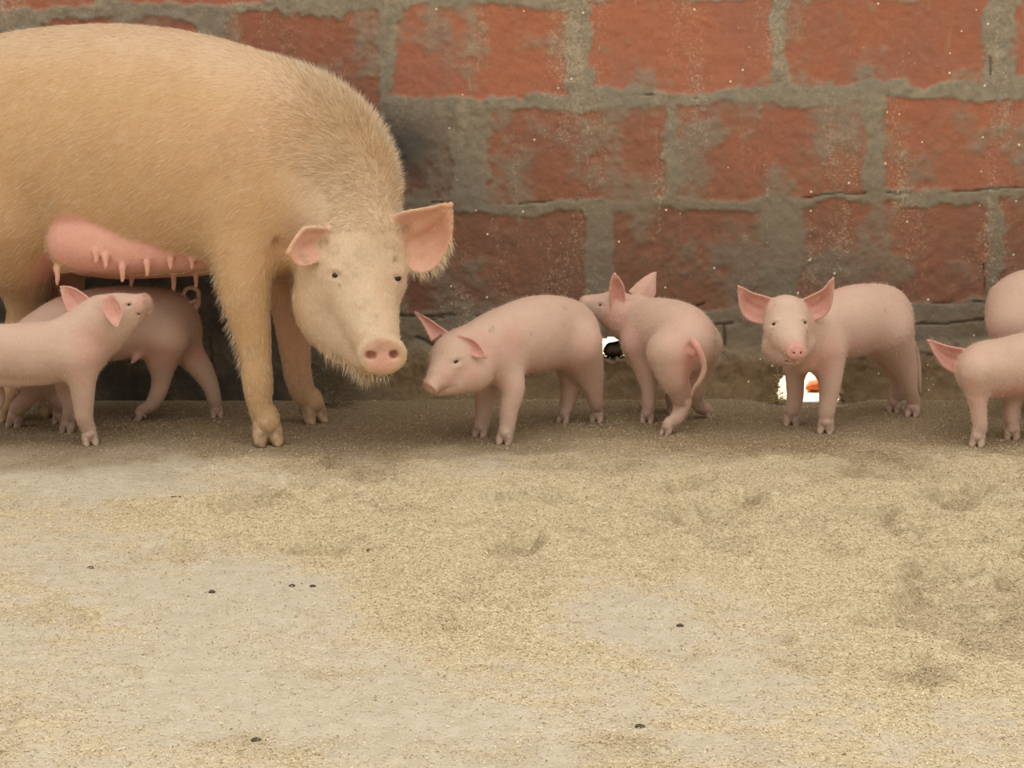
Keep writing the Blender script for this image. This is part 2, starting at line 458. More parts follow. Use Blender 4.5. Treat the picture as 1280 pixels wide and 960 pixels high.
def add_hoof(root, foot, d, r, mat, dew=True):
    """cloven hoof: two claws and two dewclaws, toes pointing along d"""
    d = np.array([d[0], d[1], 0.]); d /= np.linalg.norm(d); sd = np.array([-d[1], d[0], 0]); f = np.array(foot, float); z = f[2]
    s = Sculpt()
    up = np.array([0, 0, 1.0])
    s.chain3([[*(f + up * r * 1.35), r * 0.70], [*(f + up * r * 1.2), r * 0.72]], k=r * .3, sub=1)
    for q in (1, -1):
        o = f + sd * q * r * 0.52
        s.chain3([[*(o + up * r * 1.5), r * .44], [*(o + up * r * .95 + d * r * .22), r * .50], [*(o + up * r * .42 + d * r * .5 + sd * q * r * .05), r * .46], [*(o + up * r * .08 + d * r * .98 + sd * q * r * .02), r * .22]], k=r * .12, sub=4)
        if dew:
            o = f + sd * q * r * 0.55 - d * r * .7
            s.chain3([[*(o + up * r * 1.5 + d * r * .2), r * .3], [*(o + up * r * .75), r * .2]], k=r * .2, sub=1)
    V, Q = s.mesh(r / 7, zmin=z, smooth=1)
    make_mesh('hoof', local(V, root), Q, mat, root)

def strands(name, base, dirs, length, width, mat, root, droop=0.3, seed=1):
    """tapered hair blades"""
    n = len(base); r = np.random.default_rng(seed)
    d = dirs / (np.linalg.norm(dirs, axis=1, keepdims=True) + 1e-9)
    side = np.cross(d, r.normal(size=(n, 3))); side /= np.linalg.norm(side, axis=1, keepdims=True) + 1e-9
    ln = (np.broadcast_to(length, (n,)) * r.uniform(0.6, 1.25, n))[:, None]
    w = np.broadcast_to(width, (n,))[:, None]
    b = base - d * ln * 0.08
    m = base + d * ln * 0.5 + np.array([0, 0, -1]) * ln * droop * 0.15
    t = base + d * ln + np.array([0, 0, -1]) * ln * droop * 0.5
    V = np.stack([b - side * w / 2, b + side * w / 2, m + side * w * .4, m - side * w * .4, t], 1).reshape(-1, 3)
    k = np.arange(n)[:, None] * 5
    T = np.concatenate([k + [0, 1, 2], k + [0, 2, 3], k + [3, 2, 4]], 0)
    o = make_mesh(name, local(V, root) if root else V, T, mat, root, tri=True)
    o['kind'] = 'stuff'
    return o
def sample_surface(V, Q, n, weight=None, seed=3):
    r = np.random.default_rng(seed)
    a, b, c, d = (V[Q[:, i]] for i in range(4))
    ar = np.linalg.norm(np.cross(c - a, d - b), axis=1)
    if weight is not None: ar = ar * weight[Q].mean(1)
    j = r.choice(len(Q), n, p=ar / ar.sum()); u = r.random((n, 1)); v = r.random((n, 1))
    p = (a[j] * (1 - u) + b[j] * u) * (1 - v) + (d[j] * (1 - u) + c[j] * u) * v
    return p, j

# ------------------------------------------------------------------ the wall
def build_wall():
    xs = np.concatenate([np.arange(-4, -1.4, 0.012), np.arange(-1.4, 1.4, 0.004), np.arange(1.4, 4.05, 0.012)])
    zs = np.concatenate([np.arange(-0.06, 1.12, 0.004), np.arange(1.13, 4.2, 0.012)])
    X, Z = np.meshgrid(xs, zs, indexing='ij')
    px, py = pix(X, WALL_Y, Z)
    wob = (fbm2(X, Z, 14, 4, 5) - .5) * 34 + (fbm2(X, Z, 60, 3, 8) - .5) * 12
    wobx = (fbm2(X, Z, 14, 4, 25) - .5) * 34 + (fbm2(X, Z, 60, 3, 28) - .5) * 12
    rows = [  # x0, y0, x1, y1, redness, how much cement smears it
        (-60, -110, 118, 8, .9, .1), (135, -110, 346, 3, .9, .1), (370, -110, 590, -6, .8, .2), (610, -110, 832, -6, .8, .2), (850, -110, 1075, -6, .8, .1), (1100, -110, 1320, -6, .8, .2),
        (-190, 38, 10, 118, .8, .1), (52, 26, 240, 140, .8, .2), (280, 19, 476, 140, .72, .32), (499, 10, 712, 120, 1., .16), (741, -2, 966, 112, 1., .08), (988, -4, 1232, 104, .85, .18), (1266, -4, 1500, 96, .9, .1),
        (-120, 145, 95, 255, .8, .2), (118, 145, 325, 255, .8, .2), (350, 148, 564, 250, .25, .7), (606, 138, 832, 250, .72, .5), (848, 130, 1082, 246, .82, .36), (1110, 126, 1340, 238, .95, .18),
        (20, 270, 230, 380, .5, .5), (262, 270, 480, 380, .4, .5), (512, 266, 728, 388, .55, .34), (766, 262, 952, 384, .6, .42), (1003, 256, 1231, 378, .72, .24), (1254, 252, 1480, 376, .68, .3)]
    B = np.zeros_like(X); RED = np.zeros_like(X); SM = np.zeros_like(X)
    for (x0, y0, x1, y1, red, sm) in rows:
        d = np.minimum(np.minimum(px + wobx * .8 - x0, x1 - px - wobx * .8), np.minimum(py + wob * .7 - y0, y1 - py - wob * .7))
        m = sstep(-2.5, 2.5, d); RED = np.where(m > B, red, RED); SM = np.where(m > B, sm, SM); B = np.maximum(B, m)
    # upper courses beyond the picture
    rp = np.floor((Z - 0.99) / 0.245); up = Z > 1.03
    fx = ((X / 0.473 + 0.5 * rp) % 1) * 0.473; fz = (Z - 0.99) % 0.245
    Bu = sstep(0, .01, np.minimum(np.minimum(fx, .43 - fx), np.minimum(fz - .02, .225 - fz)))
    B = np.where(up, Bu, B); RED = np.where(up, .85, RED)
    side = (np.abs(X) > 1.42) & ~up
    fxs = ((X / 0.473) % 1) * 0.473; fzs = Z % 0.245
    B = np.where(side, sstep(0, .01, np.minimum(np.minimum(fxs, .43 - fxs), np.minimum(fzs - .02, .225 - fzs))), B); RED = np.where(side, .7, RED)
    cov = fbm2(X, Z, 9, 5, 40, .6) + .25 * (fbm2(X, Z, 50, 3, 44) - .5)
    smear = sstep(.44, .74, cov + (SM - .35) * .45) * (SM > 0)
    # the dirty plinth: dried mud plastered on the foot of the wall
    mud = sstep(424, 452, py + wob * .9) * sstep(380, 520, px)
    cement = sstep(330, 350, py + wob * .6) * (1 - sstep(330, 480, px + wobx))
    lowc = sstep(384, 394, py + wob * .3)
    BR = B * (1 - .80 * smear) * (1 - mud) * (1 - cement) * (1 - lowc)
    # dark stains that belong to the wall
    dark = np.exp(-(((px - 492) / 62) ** 2 + ((py - 185) / 48) ** 2)) * 1.0
    dark = np.maximum(dark, .75 * np.exp(-(((px - 430) / 90) ** 2 + ((py - 240) / 110) ** 2)))
    dark = np.maximum(dark, .85 * cement * (1 - .3 * sstep(410, 450, py) * (1 - sstep(452, 470, py))))
    dark = dark * (.75 + .5 * fbm2(X, Z, 12, 4, 61))
    grime = sstep(.0, 1.0, (py - 60) / 300) * 1.0 * (.55 + .9 * fbm2(X, Z, 5, 4, 77))
    # relief
    H_ = .006 * (fbm2(X, Z, 8, 4, 12) - .5) + .004 * (fbm2(X, Z, 45, 3, 13) - .5) - .004 * BR + .0022 * (fbm2(X, Z, 110, 2, 14) - .5)
    nh = 1 - np.exp(-(((px - 1012) / 70) ** 2 + ((py - 490) / 60) ** 2))
    H_ += nh * mud * (.012 + .014 * fbm2(X, Z, 12, 4, 15)) + nh * .03 * np.clip(1 - Z / .09, 0, 1) ** 2 * sstep(300, 560, px)
    crack = np.zeros_like(X)
    def cr(pts, wd):
        nonlocal crack
        for (a, b), (c, d) in zip(pts[:-1], pts[1:]):
            ab = np.array([c - a, d - b], float); t = np.clip(((px - a) * ab[0] + (py + wob * .22 - b) * ab[1]) / (ab @ ab), 0, 1)
            dd = np.hypot(px - a - t * ab[0], py + wob * .22 - b - t * ab[1]); crack = np.maximum(crack, (1 - sstep(wd * .3, wd * 1.1, dd)) * sstep(.30, .48, fbm2(X, Z, 16, 3, 55)))
    cr([(790, 119), (830, 118), (880, 122)], 1.2); cr([(630, 254), (670, 252), (722, 250)], 1.5); cr([(540, 254), (562, 253)], 1.5)
    cr([(955, 247), (1020, 245), (1082, 242)], 1.6); cr([(1110, 243), (1190, 239), (1290, 235)], 1.8); cr([(860, 385), (880, 378)], 2)
    cr([(885, 404), (905, 405), (925, 401)], 2); cr([(905, 405), (906, 430)], 2.6); cr([(1143, 379), (1190, 378), (1235, 380)], 1.5)
    cr([(1143, 440), (1165, 443), (1182, 436)], 3); cr([(1182, 404), (1235, 400)], 2); cr([(1143, 404), (1182, 404)], 1.8); cr([(500, 394), (570, 394)], 2)
    cr([(512, 392), (540, 398), (600, 396)], 1.2); cr([(985, 118), (1010, 112)], 1.5); cr([(240, 420), (300, 416)], 1.6); cr([(265, 470), (262, 420)], 1.6); cr([(520, 420), (560, 440)], 3)
    cr([(988, 40), (988, 100)], .8); cr([(1238, 70), (1238, 92)], 1.8); cr([(1128, 130), (1126, 190)], .7); cr([(1230, 330), (1232, 370)], 1.2)
    H_ -= .004 * crack
    fine = (np.abs(X) < 1.42) & (Z < 1.13)
    Yv = WALL_Y - np.where(fine, H_, 0)
    V = np.stack([X, Yv, Z], -1).reshape(-1, 3); nz = len(zs); nx = len(xs)
    I = np.arange(nx * nz).reshape(nx, nz)
    Q = np.stack([I[:-1, :-1], I[1:, :-1], I[1:, 1:], I[:-1, 1:]], -1).reshape(-1, 4)
    # two holes at the foot of the wall, knocked right through
    hx = 1012 + (py - 485) * .02
    hole1 = (np.abs(px + wobx * .22 - hx) / 41) ** 2.6 + (np.abs(py + wob * .2 - 496) / 36) ** 2.6 < 1
    hole2 = (np.abs(px + wobx * .2 - 768) / 23) ** 2 + (np.abs(py + wob * .15 - 436) / 13.5) ** 2 < 1
    hole = (hole1 & (py < 540)) | hole2
    hf = hole.reshape(-1)
    keep = ~(hf[Q].any(1)); Qk = Q[keep]
    # boundary of the holes runs back through the wall
    TH = 0.085
    ed = {}
    near = Q[~keep]
    nearset = set(map(int, np.unique(near)))
    cand = Qk[np.isin(Qk, list(nearset)).any(1)]
    cnt = {}
    for q in Qk[np.isin(Qk, list(nearset)).sum(1) >= 1]:
        for a, b in ((0, 1), (1, 2), (2, 3), (3, 0)):
            e = (int(q[a]), int(q[b]))
            if e[0] in nearset and e[1] in nearset: cnt[e] = cnt.get(e, 0) + 1
    bedges = [e for e in cnt if (e[1], e[0]) not in cnt]
    extra = {}; V2 = list(); base = len(V); Qe = []
    LV = 6
    def vid(i, l):
        if l == 0: return i
        k = (i, l)
        if k not in extra:
            p = V[i].copy(); p[1] += TH * l / (LV - 1) ; j = rng.normal(0, .0025, 3); p = p + j * (l < LV - 1)
            extra[k] = base + len(V2); V2.append(p)
        return extra[k]
    for a, b in bedges:
        for l in range(LV - 1): Qe.append([vid(b, l), vid(a, l), vid(a, l + 1), vid(b, l + 1)])
    # back face: coarse frame around, as a copy of the fine grid thinned out
    tone = np.stack([BR, np.clip(RED, 0, 1), np.clip(dark, 0, 1), ], -1).reshape(-1, 3)
    t4 = np.concatenate([tone, np.clip(mud, 0, 1).reshape(-1, 1)], 1)
    # vector attributes on extra verts: mud
    Vb = V.copy(); Vb[:, 1] = WALL_Y + TH
    nV = len(V); Vall = np.vstack([V, np.array(V2) if V2 else np.zeros((0, 3)), Vb])
    Qb = Qk[:, ::-1] + nV + len(V2)
    ie = np.tile([[0., .5, .2, 1.]], (len(V2), 1))
    t_all = np.vstack([t4, ie, t4 * [1, 1, .2, 1]])
    Qall = np.vstack([Qk, np.array(Qe), Qb])
    m, nt, N, L, b = new_mat('painted_clay_block_wall')
    r, g, d = tone_rgb(nt)
    at = nt.nodes.new('ShaderNodeAttribute'); at.attribute_name = 'tone'; mudf = at.outputs['Alpha']
    at2 = nt.nodes.new('ShaderNodeAttribute'); at2.attribute_name = 'wear'; se = nt.nodes.new('ShaderNodeSeparateColor'); L.new(at2.outputs['Color'], se.inputs[0])
    crk, grm = se.outputs[0], se.outputs[1]
    nA = noise_n(nt, 7, 6, .65); nB = noise_n(nt, 38, 6, .7); nC = noise_n(nt, 150, 4, .7); nS = noise_n(nt, 10, 5, .7, (1, 1, .22)); nV_ = noise_n(nt, 26, 4, .7, (1, 1, .12))
    brick = mixc(nt, g, (.16, .08, .052), (.44, .165, .092))
    brick = mixc(nt, ramp(nt, nA, .35, .7), brick, mixc(nt, g, (.14, .085, .06), (.38, .16, .105)))
    brick = mixc(nt, math_n(nt, 'MULTIPLY', ramp(nt, nB, .52, .75), .5), brick, (.44, .25, .16))
    brick = mixc(nt, math_n(nt, 'MULTIPLY', ramp(nt, nV_, .58, .75), .35), brick, (.50, .33, .24))
    mort = mixc(nt, ramp(nt, nB, .3, .7), (.235, .20, .145), (.38, .32, .225))
    mort = mixc(nt, ramp(nt, nA, .4, .7), mort, (.27, .24, .185))
    mort = mixc(nt, math_n(nt, 'MULTIPLY', ramp(nt, nC, .55, .8), .5), mort, (.42, .36, .27))
    c = mixc(nt, r, mort, brick)
    gr = math_n(nt, 'MULTIPLY', grm, ramp(nt, nB, .1, .8))
    c = mixc(nt, math_n(nt, 'MULTIPLY', gr, .74), c, (.135, .092, .058))
    # dusty scuffs
    c = mixc(nt, math_n(nt, 'MULTIPLY', ramp(nt, math_n(nt, 'MULTIPLY', nS, nC), .29, .42), .62), c, (.52, .40, .28))
    mudc = mixc(nt, ramp(nt, nB, .3, .7), (.17, .112, .058), (.28, .195, .105))
    c = mixc(nt, math_n(nt, 'MULTIPLY', mudf, .9), c, mudc)
    c = mixc(nt, math_n(nt, 'MULTIPLY', d, ramp(nt, nA, .05, .6)), c, (.065, .062, .055))
    # flecks of husk stuck to the wall
    vo = nt.nodes.new('ShaderNodeTexVoronoi'); vo.inputs['Scale'].default_value = 34; tc = nt.nodes.new('ShaderNodeTexCoord'); L.new(tc.outputs['Object'], vo.inputs['Vector'])
    sp = nt.nodes.new('ShaderNodeSeparateColor'); L.new(vo.outputs['Color'], sp.inputs[0])
    fl = math_n(nt, 'MULTIPLY', math_n(nt, 'LESS_THAN', vo.outputs['Distance'], .10), math_n(nt, 'GREATER_THAN', sp.outputs[0], .80))
    c = mixc(nt, fl, c, (.80, .68, .50))
    vo2 = nt.nodes.new('ShaderNodeTexVoronoi'); vo2.inputs['Scale'].default_value = 75; L.new(tc.outputs['Object'], vo2.inputs['Vector'])
    sp2 = nt.nodes.new('ShaderNodeSeparateColor'); L.new(vo2.outputs['Color'], sp2.inputs[0])
    c = mixc(nt, math_n(nt, 'MULTIPLY', math_n(nt, 'LESS_THAN', vo2.outputs['Distance'], .16), math_n(nt, 'MULTIPLY', math_n(nt, 'GREATER_THAN', sp2.outputs[0], .86), ramp(nt, nA, .48, .68))), c, (.52, .40, .29))
    c = mixc(nt, math_n(nt, 'MULTIPLY', crk, .7), c, (.03, .022, .016))
    L.new(c, b.inputs['Base Color']); b.inputs['Roughness'].default_value = .85; b.inputs['Specular IOR Level'].default_value = .25
    bump(nt, b, math_n(nt, 'ADD', math_n(nt, 'MULTIPLY', nC, .6), nB), .5, .004)
    o = make_mesh('wall_back', Vall, Qall, m, None, t_all)
    wa = o.data.color_attributes.new('wear', 'FLOAT_COLOR', 'POINT')
    wv = np.zeros((len(Vall), 4), np.float32); wv[:nV, 0] = crack.ravel(); wv[:nV, 1] = np.clip(grime, 0, 1).ravel(); wv[:, 3] = 1
    wa.data.foreach_set('color', wv.ravel())
    o['kind'] = 'structure'
    return o
build_wall()

# ------------------------------------------------------------------ the floor and its rice husks
def husk_density(x, y):
    px, py = pix(x, y, 0 * x)
    d = .44 + 1.6 * (fbm2(x, y, 2.6, 6, 90, .62) - .5) + .7 * (fbm2(x * .7, y, 28, 3, 97) - .5)
    def g(cx, cy, sx, sy, a): return a * np.exp(-(((px - cx) / sx) ** 2 + ((py - cy) / sy) ** 2))
    d = d + g(780, 640, 420, 62, .75) + g(250, 640, 260, 30, .5) + g(560, 740, 130, 55, .55) + g(1180, 640, 200, 90, .5) + g(1180, 860, 160, 60, .45) + g(60, 760, 110, 30, .35) + g(640, 800, 80, 20, .3)
    d = d + g(320, 715, 130, 40, -.75) + g(60, 700, 120, 45, -.4) + g(830, 770, 160, 45, -.7) + g(100, 605, 190, 22, -.45) + g(250, 860, 300, 55, -.5) + g(900, 850, 160, 40, -.4) + g(500, 900, 200, 40, -.3)
    return np.clip(d, 0, 1)
def damp_and_pit_shade(x, y):
    """trampled, dampened brown bedding along the wall, plus clump shade painted in the pits"""
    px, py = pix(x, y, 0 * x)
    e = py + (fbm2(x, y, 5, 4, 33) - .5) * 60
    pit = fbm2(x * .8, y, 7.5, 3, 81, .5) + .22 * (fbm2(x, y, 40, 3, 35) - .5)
    return np.maximum(1 - sstep(552, 600, e), .42 * sstep(.60, .70, pit) * husk_density(x, y) + .22 * sstep(.54, .70, fbm2(x * .7, y, 26, 3, 36)) * husk_density(x, y))  # pit and clump terms paint shade into the husk colour
def floor_h(x, y):
    d = husk_density(x, y)
    n1 = fbm2(x, y, 9, 4, 3, .55); rid = 1 - np.abs(2 * fbm2(x, y, 13, 4, 50, .5) - 1)
    far = 1 - sstep(3.80, 3.95, y)
    h = .010 * (n1 - .5) * (.25 + d) + .030 * d ** 2 * (rid - .75) * far + .0045 * (fbm2(x, y, 70, 3, 70) - .5) * (.3 + d) + .003 * (fbm2(x, y, 30, 3, 71) - .5)
    pit = fbm2(x * .8, y, 7.5, 3, 81, .5)
    h -= .034 * sstep(.57, .68, pit) * d * far * (1 - sstep(.3, .9, 3.1 - y))
    h += (.022 * (fbm2(x * .6, y, 18, 3, 83) - .5) + .012 * (fbm2(x, y, 48, 2, 87) - .5)) * d * far
    h = h * np.where(y > 3.9, .45, 1)
    px, py = pix(x, y, 0 * x)
    h += .012 * sstep(4.36, 4.53, y) * sstep(-.6, -.1, x) * (1 - np.exp(-((px - 1012) / 75) ** 4)) - .008 * np.exp(-((px - 1012) / 60) ** 4) * sstep(4.42, 4.5, y)
    return h
def build_floor():
    xs = np.concatenate([np.arange(-4, -1.5, .1), np.arange(-1.5, 1.5, .005), np.arange(1.5, 4.05, .1)])
    ys = np.concatenate([np.arange(-2.5, 1.85, .1), np.arange(1.85, 4.545, .005)])
    X, Y = np.meshgrid(xs, ys, indexing='ij')
    Hh = floor_h(X, Y); fine = (np.abs(X) < 1.49) & (Y > 1.9) & (Y < 4.6); Hh = np.where(fine, Hh, 0)
    V = np.stack([X, Y, Hh], -1).reshape(-1, 3); I = np.arange(X.size).reshape(X.shape)
    Q = np.stack([I[:-1, :-1], I[1:, :-1], I[1:, 1:], I[:-1, 1:]], -1).reshape(-1, 4)
    tone = np.stack([husk_density(X, Y), damp_and_pit_shade(X, Y), np.clip(.5 + Hh / .02, 0, 1)], -1).reshape(-1, 3)
    m, nt, N, L, b = new_mat('husk_strewn_concrete')
    r, g, hh = tone_rgb(nt)
    n1 = noise_n(nt, 30, 6, .7); n2 = noise_n(nt, 170, 4, .75); n3 = noise_n(nt, 330, 3, .7)
    conc = mixc(nt, ramp(nt, n1, .3, .7), (.58, .51, .39), (.69, .62, .49))
    husk = mixc(nt, ramp(nt, n2, .3, .7), (.54, .42, .25), (.79, .69, .48))
    thr = math_n(nt, 'ADD', math_n(nt, 'MULTIPLY', r, 1.25), math_n(nt, 'MULTIPLY', math_n(nt, 'SUBTRACT', n2, .5), 1.6))
    c = mixc(nt, ramp(nt, thr, .25, .75), conc, husk)
    c = mixc(nt, math_n(nt, 'MULTIPLY', ramp(nt, n3, .58, .72), .35), c, (.32, .24, .14))
    c = mixc(nt, math_n(nt, 'MULTIPLY', ramp(nt, n3, .44, .30), .5), c, (.85, .76, .56))
    damp_shade = mixc(nt, ramp(nt, n2, .3, .7), (.17, .115, .06), (.32, .225, .125))
    c = mixc(nt, math_n(nt, 'MULTIPLY', g, .82), c, damp_shade)  # browns the bedding by the wall and the painted pit shade
    L.new(c, b.inputs['Base Color']); b.inputs['Roughness'].default_value = .9; b.inputs['Specular IOR Level'].default_value = .15
    bump(nt, b, math_n(nt, 'ADD', n2, math_n(nt, 'MULTIPLY', n3, .6)), .9, .004)
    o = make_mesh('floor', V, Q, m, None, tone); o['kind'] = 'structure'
build_floor()

def build_husks():
    r = np.random.default_rng(5)
    n = 420000
    # spread evenly over the part of the floor in view
    Y = 1.95 + (4.5 - 1.95) * r.random(n) ** .9; X = (r.random(n) * 2 - 1) * (Y * .30 + .05)
    dens = husk_density(X, Y); keep = r.random(n) < (.12 + .9 * dens); X, Y = X[keep], Y[keep]; n = len(X)
    Z = floor_h(X, Y) + r.uniform(.0002, .0022, n)
    a = r.random(n) * 2 * np.pi; tilt = r.normal(0, .45, n)
    u = np.stack([np.cos(a) * np.cos(tilt), np.sin(a) * np.cos(tilt), np.sin(tilt)], 1); v = np.stack([-np.sin(a), np.cos(a), r.normal(0, .5, n)], 1)
    v /= np.linalg.norm(v, axis=1, keepdims=True)
    ln = r.uniform(.0012, .0033, n)[:, None]; wd = ln * r.uniform(.28, .45, n)[:, None]; c = np.stack([X, Y, Z], 1)
    nrm = np.cross(u, v); nrm *= np.sign(nrm[:, 2:3] + 1e-9)
    V = np.stack([c - u * ln, c - v * wd, c + u * ln, c + v * wd, c + nrm * wd * .7], 1).reshape(-1, 3)
    k = np.arange(n)[:, None] * 5
    T = np.stack([k + [0, 1, 4], k + [1, 2, 4], k + [2, 3, 4], k + [3, 0, 4]], 1).reshape(-1, 3)
    tone = np.repeat(np.stack([r.random(n), damp_and_pit_shade(X, Y) * np.where(r.random(n) < .10, .1, r.uniform(.5, 1, n)), r.random(n)], 1), 5, axis=0)
    m, nt, N, L, b = new_mat('rice_husk')
    rr, g, h2 = tone_rgb(nt)
    c_ = mixc(nt, rr, (.56, .43, .26), (.88, .79, .58))
    c_ = mixc(nt, math_n(nt, 'GREATER_THAN', h2, .985), c_, (.22, .15, .09))
    c_ = mixc(nt, math_n(nt, 'MULTIPLY', g, .85), c_, (.27, .19, .10))  # bedding brown by the wall, painted shade in the pits
    L.new(c_, b.inputs['Base Color']); b.inputs['Roughness'].default_value = .5; b.inputs['Specular IOR Level'].default_value = .3
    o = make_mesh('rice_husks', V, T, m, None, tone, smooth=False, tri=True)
    tag(o, 'loose pale rice husks strewn over the pen floor', 'husks', kind='stuff')
build_husks()

# ------------------------------------------------------------------ yard behind the wall, seen through the holes
def build_outside():
    xs = np.linspace(-6, 6, 61); ys = np.concatenate([[4.54, 4.6], np.linspace(4.64, 14, 60)])
    X, Y = np.meshgrid(xs, ys, indexing='ij'); Z = .02 * (fbm2(X, Y, 2, 3, 7) - .5) - .006
    Z = np.where(Y < 5.5, -.006, Z)
    V = np.stack([X, Y, Z], -1).reshape(-1, 3); I = np.arange(X.size).reshape(X.shape)
    Q = np.stack([I[:-1, :-1], I[1:, :-1], I[1:, 1:], I[:-1, 1:]], -1).reshape(-1, 4)
    m = flat_mat('sunlit_sand', (.72, .62, .42), .9, .1, 20, .2)
    o = make_mesh('outdoor_ground', V, Q, m); o['kind'] = 'structure'
    # broken piece of orange brick lying in the sun
    r = np.random.default_rng(2); s = Sculpt(); p = P(1018, 486, GY(486)); p[2] = .008
    s.ell(p, np.eye(3), (.020, .022, .014), .006); s.ell(p + [.016, .008, .004], np.eye(3), (.016, .02, .016), .006); s.ell(p + [-.012, -.008, -.004], np.eye(3), (.012, .012, .010), .006)
    V, Q = s.mesh(.003, zmin=-.003, smooth=1); V += (fbm2(V[:, 0], V[:, 1] + V[:, 2], 60, 3, 3) - .5)[:, None] * .008
    o = make_mesh('brick_fragment', V, Q, flat_mat('orange_brick', (.55, .14, .045), .8, .2, 60, .3))
    tag(o, 'orange brick fragment on the sunlit ground seen through the larger wall hole', 'brick')
build_outside()

# ------------------------------------------------------------------ pigs
def foot3(px, py):
    p = P(px, py, GY(py)); p[2] = float(floor_h(np.array([p[0]]), np.array([p[1]]))[0]) - .002
    return p
def leg(s, pts, foot, rf, d, k=.026, Yt=None, w=1.0):
    """pts (px, py, r[, Y]) from the shoulder or thigh down; foot (px, py) where the hoof stands"""
    f = foot3(*foot); Yf = f[1]; y0 = pts[0][1]; A = []
    for q in pts:
        t = min(1, (q[1] - y0) / max(1e-6, foot[1] - y0)); Y = q[3] if len(q) > 3 else Yt + (Yf - Yt) * t ** .8
        p = P(q[0], q[1], Y); A.append([*p, R(q[2], p)])
    rr = R(rf, f); d = np.array([d[0], d[1], 0.]); d /= np.linalg.norm(d)
    a2 = f + np.array([0, 0, 2.2 * rr]) - d * rr * .25; pv = np.array(A[-1][:3]); a2 = a2 * .75 + (f * (1 - .42) + pv * .42) * .25
    A.append([*a2, rr * .92]); A.append([*(f + np.array([0, 0, 1.45 * rr]) + d * rr * .05), rr * .84])
    s.chain3(A, k=k, sub=5, w=w)
    return f, rr, d
def finish(root, s, h, mat, hoofmat, feet, paints, mat_name='body', eyes=(), spots=(), pale=None, zlo=-.02, clip_x=None, dirt=None, ear_pink=.75, smooth=2):
    if eyes:                                  # shallow sockets with a brow and a lower pouch
        Vc, Qc = s.mesh(h * 1.6, smooth=1, clip_x=clip_x); Nc = vnormals(Vc, Qc)
        for ex, ey, sz, lax in eyes:
            p, n = surf_at(Vc, Nc, ex, ey, 3); lx = np.array(lax, float); lx = unit(lx - (lx @ n) * n); uz = np.cross(n, lx); uz = uz * np.sign(uz[2])
            A = np.stack([lx, uz, n])
            s.ell(p + n * sz * .55, A, (sz * 1.9, sz * 1.15, sz * .95), sz * .5, neg=True)
            s.chain3([[*(p + lx * sz * 1.9 * t + uz * sz * (1.45 - .55 * t * t) - n * sz * .25 - n * sz * .5 * t * t), sz * .50] for t in (-1, -.5, 0, .5, 1)], k=sz * .8)
            s.chain3([[*(p + lx * sz * 1.5 * t - uz * sz * (1.35 - .4 * t * t) - n * sz * .35 - n * sz * .4 * t * t), sz * .38] for t in (-1, -.5, 0, .5, 1)], k=sz * .8)
    V, Q = s.mesh(h, zmin=None, smooth=smooth, clip_x=clip_x)
    N = vnormals(V, Q)
    tone = np.zeros((len(V), 3), np.float32)
    for (a, b, r0, r1, v) in paints: tone[:, 0] = np.maximum(tone[:, 0], v * seg_paint(V, a, b, r0, r1))
    for S, Nn, th in s.sheets:
        lo, hi = S.min(0) - .01, S.max(0) + .01
        m = np.where(((V > lo) & (V < hi)).all(1))[0]
        if len(m) == 0: continue
        d, side = nearest_sheet(V[m], S, Nn, th * .8)
        near = 1 - sstep(th * 1.3, th * 2.6, d)
        facing = sstep(-th * .3, th * .5, side)
        tone[m, 0] = np.maximum(tone[m, 0], near * (.30 + (ear_pink - .30) * facing))
    tone[:, 1] = np.clip(.75 - V[:, 2] / (.10 if mat is M_pig else .26), 0, .75)
    if dirt: 
        for (a, b, r0, r1, v) in dirt: tone[:, 1] = np.maximum(tone[:, 1], v * seg_paint(V, a, b, r0, r1))
    if pale is not None:
        for (a, b, r0, r1, v) in pale: tone[:, 2] = np.maximum(tone[:, 2], v * seg_paint(V, a, b, r0, r1))
    else: tone[:, 2] = sstep(.2, .9, N[:, 2]) * 0
    for (sx, sy, r0, r1, v, ch) in spots:      # marks on the hide: ch 0 pink, 1 dirt and shade of hollows, 2 pale
        p, n = surf_at(V, N, sx, sy, 3); m = 1 - sstep(R(r0, p), R(r1, p), np.linalg.norm(V - p, axis=1)); tone[:, ch] = np.maximum(tone[:, ch], v * m)
    body = make_mesh('body', local(V, root), Q, mat, root, tone)
    for (f, rr, d) in feet: add_hoof(root, f, d, rr * 1.02, hoofmat)
    return V, Q, N, tone
def seg(px, py, Y, px2, py2, Y2, r0, r1, v):
    a = P(px, py, Y); b = P(px2, py2, Y2); return (a, b, R(r0, a), R(r1, a), v)
def fuzz(root, V, Q, N, n, ln, seed):
    p, j = sample_surface(V, Q, n, None, seed); nn = N[Q[j, 0]]; r = np.random.default_rng(seed)
    back = np.array([0, 0, -1.0]); fl = back - (nn @ back)[:, None] * nn
    d = nn * .5 + fl * .5 + r.normal(0, .25, (n, 3))
    o = strands('fuzz', p, d, ln * 1.2, .00030, M_fuzz, root, .1, seed); o['label'] = 'fine pale fuzz'
HP = .0026
def unit(v): v = np.array(v, float); return v / np.linalg.norm(v)

